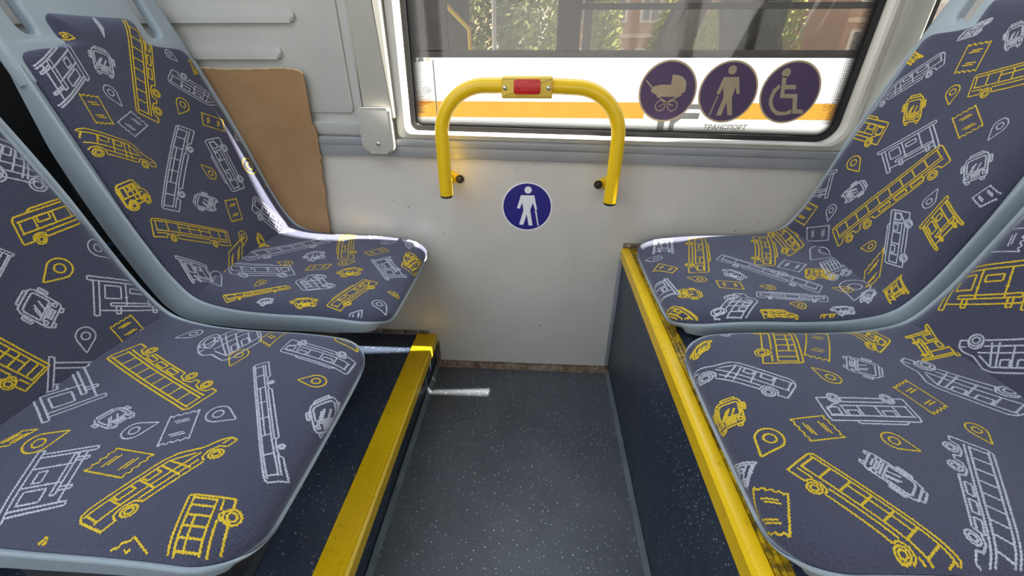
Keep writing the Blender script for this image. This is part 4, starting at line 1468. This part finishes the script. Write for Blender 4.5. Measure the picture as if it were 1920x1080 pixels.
rail_ = MB().tube([(-0.75, CY + 1.2, 1.35), (-0.50, CY + 1.2, 1.12), (-0.49, CY + 1.2, 0.7)], 0.014, 10)
cc(rail_, 'yellow_grab_rail', M_yellow, True)
cc(MB().tube([(-0.26, CY + 0.5, GZ + 0.6), (-0.26, CY + 0.5, 1.74)], 0.012, 10), 'white_pole', M_coach, True)
for x in (0.62, 2.4, 4.6):
    w_ = MB().tube([(x, CY + 0.02, GZ + 0.38), (x, CY + 0.28, GZ + 0.38)], 0.38, 28)
    if x > 2:
        cc(w_, 'wheel', M_black, True)
# lettering and emblem in grey
tx = bpy.data.curves.new('coach_text', 'FONT')
tx.body = '\u0422\u0420\u0410\u041d\u0421\u041f\u041e\u0420\u0422'
tx.size = 0.042
tx.shear = 0.25
tx.extrude = 0.001
tx.space_character = 1.05
to = bpy.data.objects.new('lettering_tmp', tx)
COL.objects.link(to)
dg = bpy.context.evaluated_depsgraph_get()
tm = bpy.data.meshes.new_from_object(to.evaluated_get(dg))
bpy.data.objects.remove(to)
xs = [v.co.x for v in tm.vertices]
k = 0.20 / max(1e-6, max(xs) - min(xs))
for v in tm.vertices:
    v.co = Vector((0.787 + (v.co.x - min(xs)) * k, CY - 0.001 - v.co.z, 0.664 + v.co.y * k))
tm.materials.clear()
o = link('lettering', tm, M_cgrey, co_)
o.location = -co_.location
P = [[(0.52, 0.775), (0.52, 0.754), (0.755, 0.754), (0.757, 0.775)], [(0.66, 0.737), (0.755, 0.737), (0.752, 0.711), (0.672, 0.711)], [(0.66, 0.737), (0.672, 0.711), (0.645, 0.69), (0.625, 0.715)], [(0.625, 0.715), (0.645, 0.69), (0.64, 0.60), (0.612, 0.60)], [(0.566, 0.74), (0.597, 0.74), (0.597, 0.60), (0.566, 0.60)]]
cc(flat(P, CY - 0.0003, 0.001, 1.0, 0, 0), 'emblem', M_cgrey)
# seats inside the coach, dark outlines behind the tinted glass
for x, y, rz, zz, lab in ((0.14, 1.36, math.pi, 0.06, 'dark coach seat facing left above the pram sticker, row nearest the glass'),
                          (0.20, 1.85, math.pi, 0.08, 'dark coach seat facing left, second row behind the coach glass'),
                          (1.66, 1.36, 0.0, 0.07, 'dark coach seat facing right above the wheelchair sticker, row nearest the glass'),
                          (1.72, 1.85, 0.0, 0.09, 'dark coach seat facing right, second row behind the coach glass')):
    root = empty('passenger_seat', (x, y, zz), rz)
    tag(root, lab, 'seat', 'seats inside the coach')
    m1 = SHELL_ME.copy()
    m1.materials.clear()
    link('shell', m1, M_cint, root)
    m2 = PAD_ME.copy()
    m2.materials.clear()
    link('cover', m2, M_cint, root)
    MB().box(-0.35, -0.15, -0.12, 0.12, GZ + 0.66 - zz, 0.47, 0.003).build('pedestal', M_cint, root)

# ------------------------------------------------------------------ brick buildings and trees beyond


def brick_mat():
    t = NT('red_brick')
    br = t.new('ShaderNodeTexBrick')
    br.inputs['Scale'].default_value = 6.0
    br.inputs['Color1'].default_value = (0.42, 0.20, 0.11, 1)
    br.inputs['Color2'].default_value = (0.34, 0.16, 0.09, 1)
    br.inputs['Mortar'].default_value = (0.45, 0.38, 0.3, 1)
    v = t.coord()
    sp = t.new('ShaderNodeSeparateXYZ')
    cb_ = t.new('ShaderNodeCombineXYZ')
    t.link(v, sp.inputs[0])
    t.link(t.math('ADD', sp.outputs[0], sp.outputs[1]), cb_.inputs[0])
    t.link(sp.outputs[2], cb_.inputs[1])
    t.link(cb_.outputs[0], br.inputs['Vector'])
    t.set(br.outputs['Color'], 0.85)
    return t.m


M_brick = brick_mat()
M_winfr = simple('white_window_frame', (0.6, 0.58, 0.54), 0.5)
M_winpane = simple('dark_window_pane', (0.05, 0.055, 0.06), 0.15, spec=0.7)
M_cream = simple('cream_render', (0.62, 0.52, 0.36), 0.8)


def building(x0, x1, y0, y1, h, label, nx, first, dz, mat, ww=0.62, wh=1.0):
    root = empty('brick_building', ((x0 + x1) / 2, y0, GZ))
    tag(root, label, 'building')

    def c(mb, nm, m, p=None):
        o = mb.build(nm, m, p or root, sm=False)
        if p is None:
            o.location = -root.location
        return o
    c(MB().box(x0, x1, y0, y1, GZ, h), 'walls', mat)
    c(MB().box(x0 - 0.2, x1 + 0.2, y0 - 0.2, y1 + 0.2, h, h + 0.25), 'roof', M_winfr)
    z = first
    while z + wh < h - 0.3:
        c(MB().box(x0, x1, y0 - 0.04, y0 + 0.01, z - 0.55, z - 0.42), 'string_course', M_cream)
        for i in range(nx):
            xc = x0 + (i + 0.5) * (x1 - x0) / nx
            w = c(MB().box(xc - ww / 2 - 0.08, xc + ww / 2 + 0.08, y0 - 0.05, y0 + 0.01, z - 0.08, z + wh + 0.08), 'window', M_winfr)
            for sx in (-1, 1):
                c(MB().box(xc + sx * ww / 4 - ww / 4 + 0.04, xc + sx * ww / 4 + ww / 4 - 0.04, y0 - 0.07, y0 - 0.04, z, z + wh), 'pane', M_winpane, w)
        z += dz
    return root


building(0.9, 5.6, 17.0, 24, 3.2, 'low brick building with white windows seen through the coach', 4, 0.35, 1.55, M_brick, 0.6, 0.6)
building(8.2, 10.6, 22.0, 30, 12.0, 'narrow tall brick block behind the trees', 3, 0.4, 1.6, M_brick, 0.5, 0.8)
building(9.2, 16.0, 14.5, 21, 9.0, 'orange brick block at the right end of the view', 6, 0.75, 1.5, M_brick, 0.6, 0.7)
building(-4.6, -2.2, 15.0, 22, 7.5, 'tan brick block at the left end of the view', 3, 0.5, 1.6, M_cream, 0.5, 0.8)


def leaf_mat(name, a, b):
    t = NT(name)
    v = t.coord()
    t.set(t.ramp(t.noise(v, 3, 3), [(0.3, a), (0.7, b)]), 0.7)
    t.b.inputs['Subsurface Weight'].default_value = 0.0
    return t.m


M_leafs = [leaf_mat('leaves_bright', (0.16, 0.22, 0.035), (0.34, 0.40, 0.08)), leaf_mat('leaves_deep', (0.08, 0.12, 0.03), (0.17, 0.23, 0.06))]
M_bark = simple('bark', (0.10, 0.075, 0.05), 0.9, var=0.3)


def tree(x, y, h, rad, seed, mi, label):
    rr = random.Random(seed)
    root = empty('tree', (x, y, GZ))
    tag(root, label, 'tree', 'trees beyond the coach')
    MB().tube([(0, 0, 0), (0.05, 0, h * 0.4), (0, 0.05, h * 0.75)], [0.12, 0.09, 0.03], 8).build('trunk', M_bark, root)
    V, Fc = [], []
    for i in range(2600):
        u = rr.random() * 2 * math.pi
        ph = math.acos(rr.uniform(-1, 1))
        q = rr.random() ** 0.4
        lump = 1 + 0.25 * math.sin(3 * u + seed) * math.sin(2 * ph + seed)
        c = Vector((math.cos(u) * math.sin(ph) * rad * q * lump, math.sin(u) * math.sin(ph) * rad * q * lump, h * 0.60 + math.cos(ph) * h * 0.46 * q * lump))
        d = Vector((rr.gauss(0, 1), rr.gauss(0, 1), rr.gauss(0, 1))).normalized()
        e = d.orthogonal().normalized()
        g = d.cross(e)
        s = rr.uniform(0.05, 0.10)
        n = len(V)
        V += [c - e * s, c + g * s * 0.5, c + e * s, c - g * s * 0.5]
        Fc.append((n, n + 1, n + 2, n + 3))
    me = bpy.data.meshes.new('foliage')
    me.from_pydata([tuple(v) for v in V], [], Fc)
    o = link('foliage', me, M_leafs[mi], root)
    o['kind'] = 'stuff'


tree(-0.55, 8.0, 3.8, 0.55, 1, 1, 'dense dark green tree beside the white pole of the coach')
tree(0.35, 11.5, 3.4, 0.65, 2, 0, 'bright green tree left of the low brick building')
tree(1.3, 9.0, 3.0, 0.32, 3, 0, 'small light green tree behind the coach pillar')
tree(3.15, 11.5, 2.9, 0.42, 4, 0, 'light green tree in front of the low brick building right end')
tree(5.3, 14.0, 3.2, 0.9, 5, 0, 'round green tree under the gap of sky')
tree(6.9, 14.0, 4.6, 0.8, 6, 0, 'tall yellow green tree beside the narrow block')
tree(-1.9, 11.0, 4.2, 0.6, 7, 1, 'dark green tree at the left end of the view')
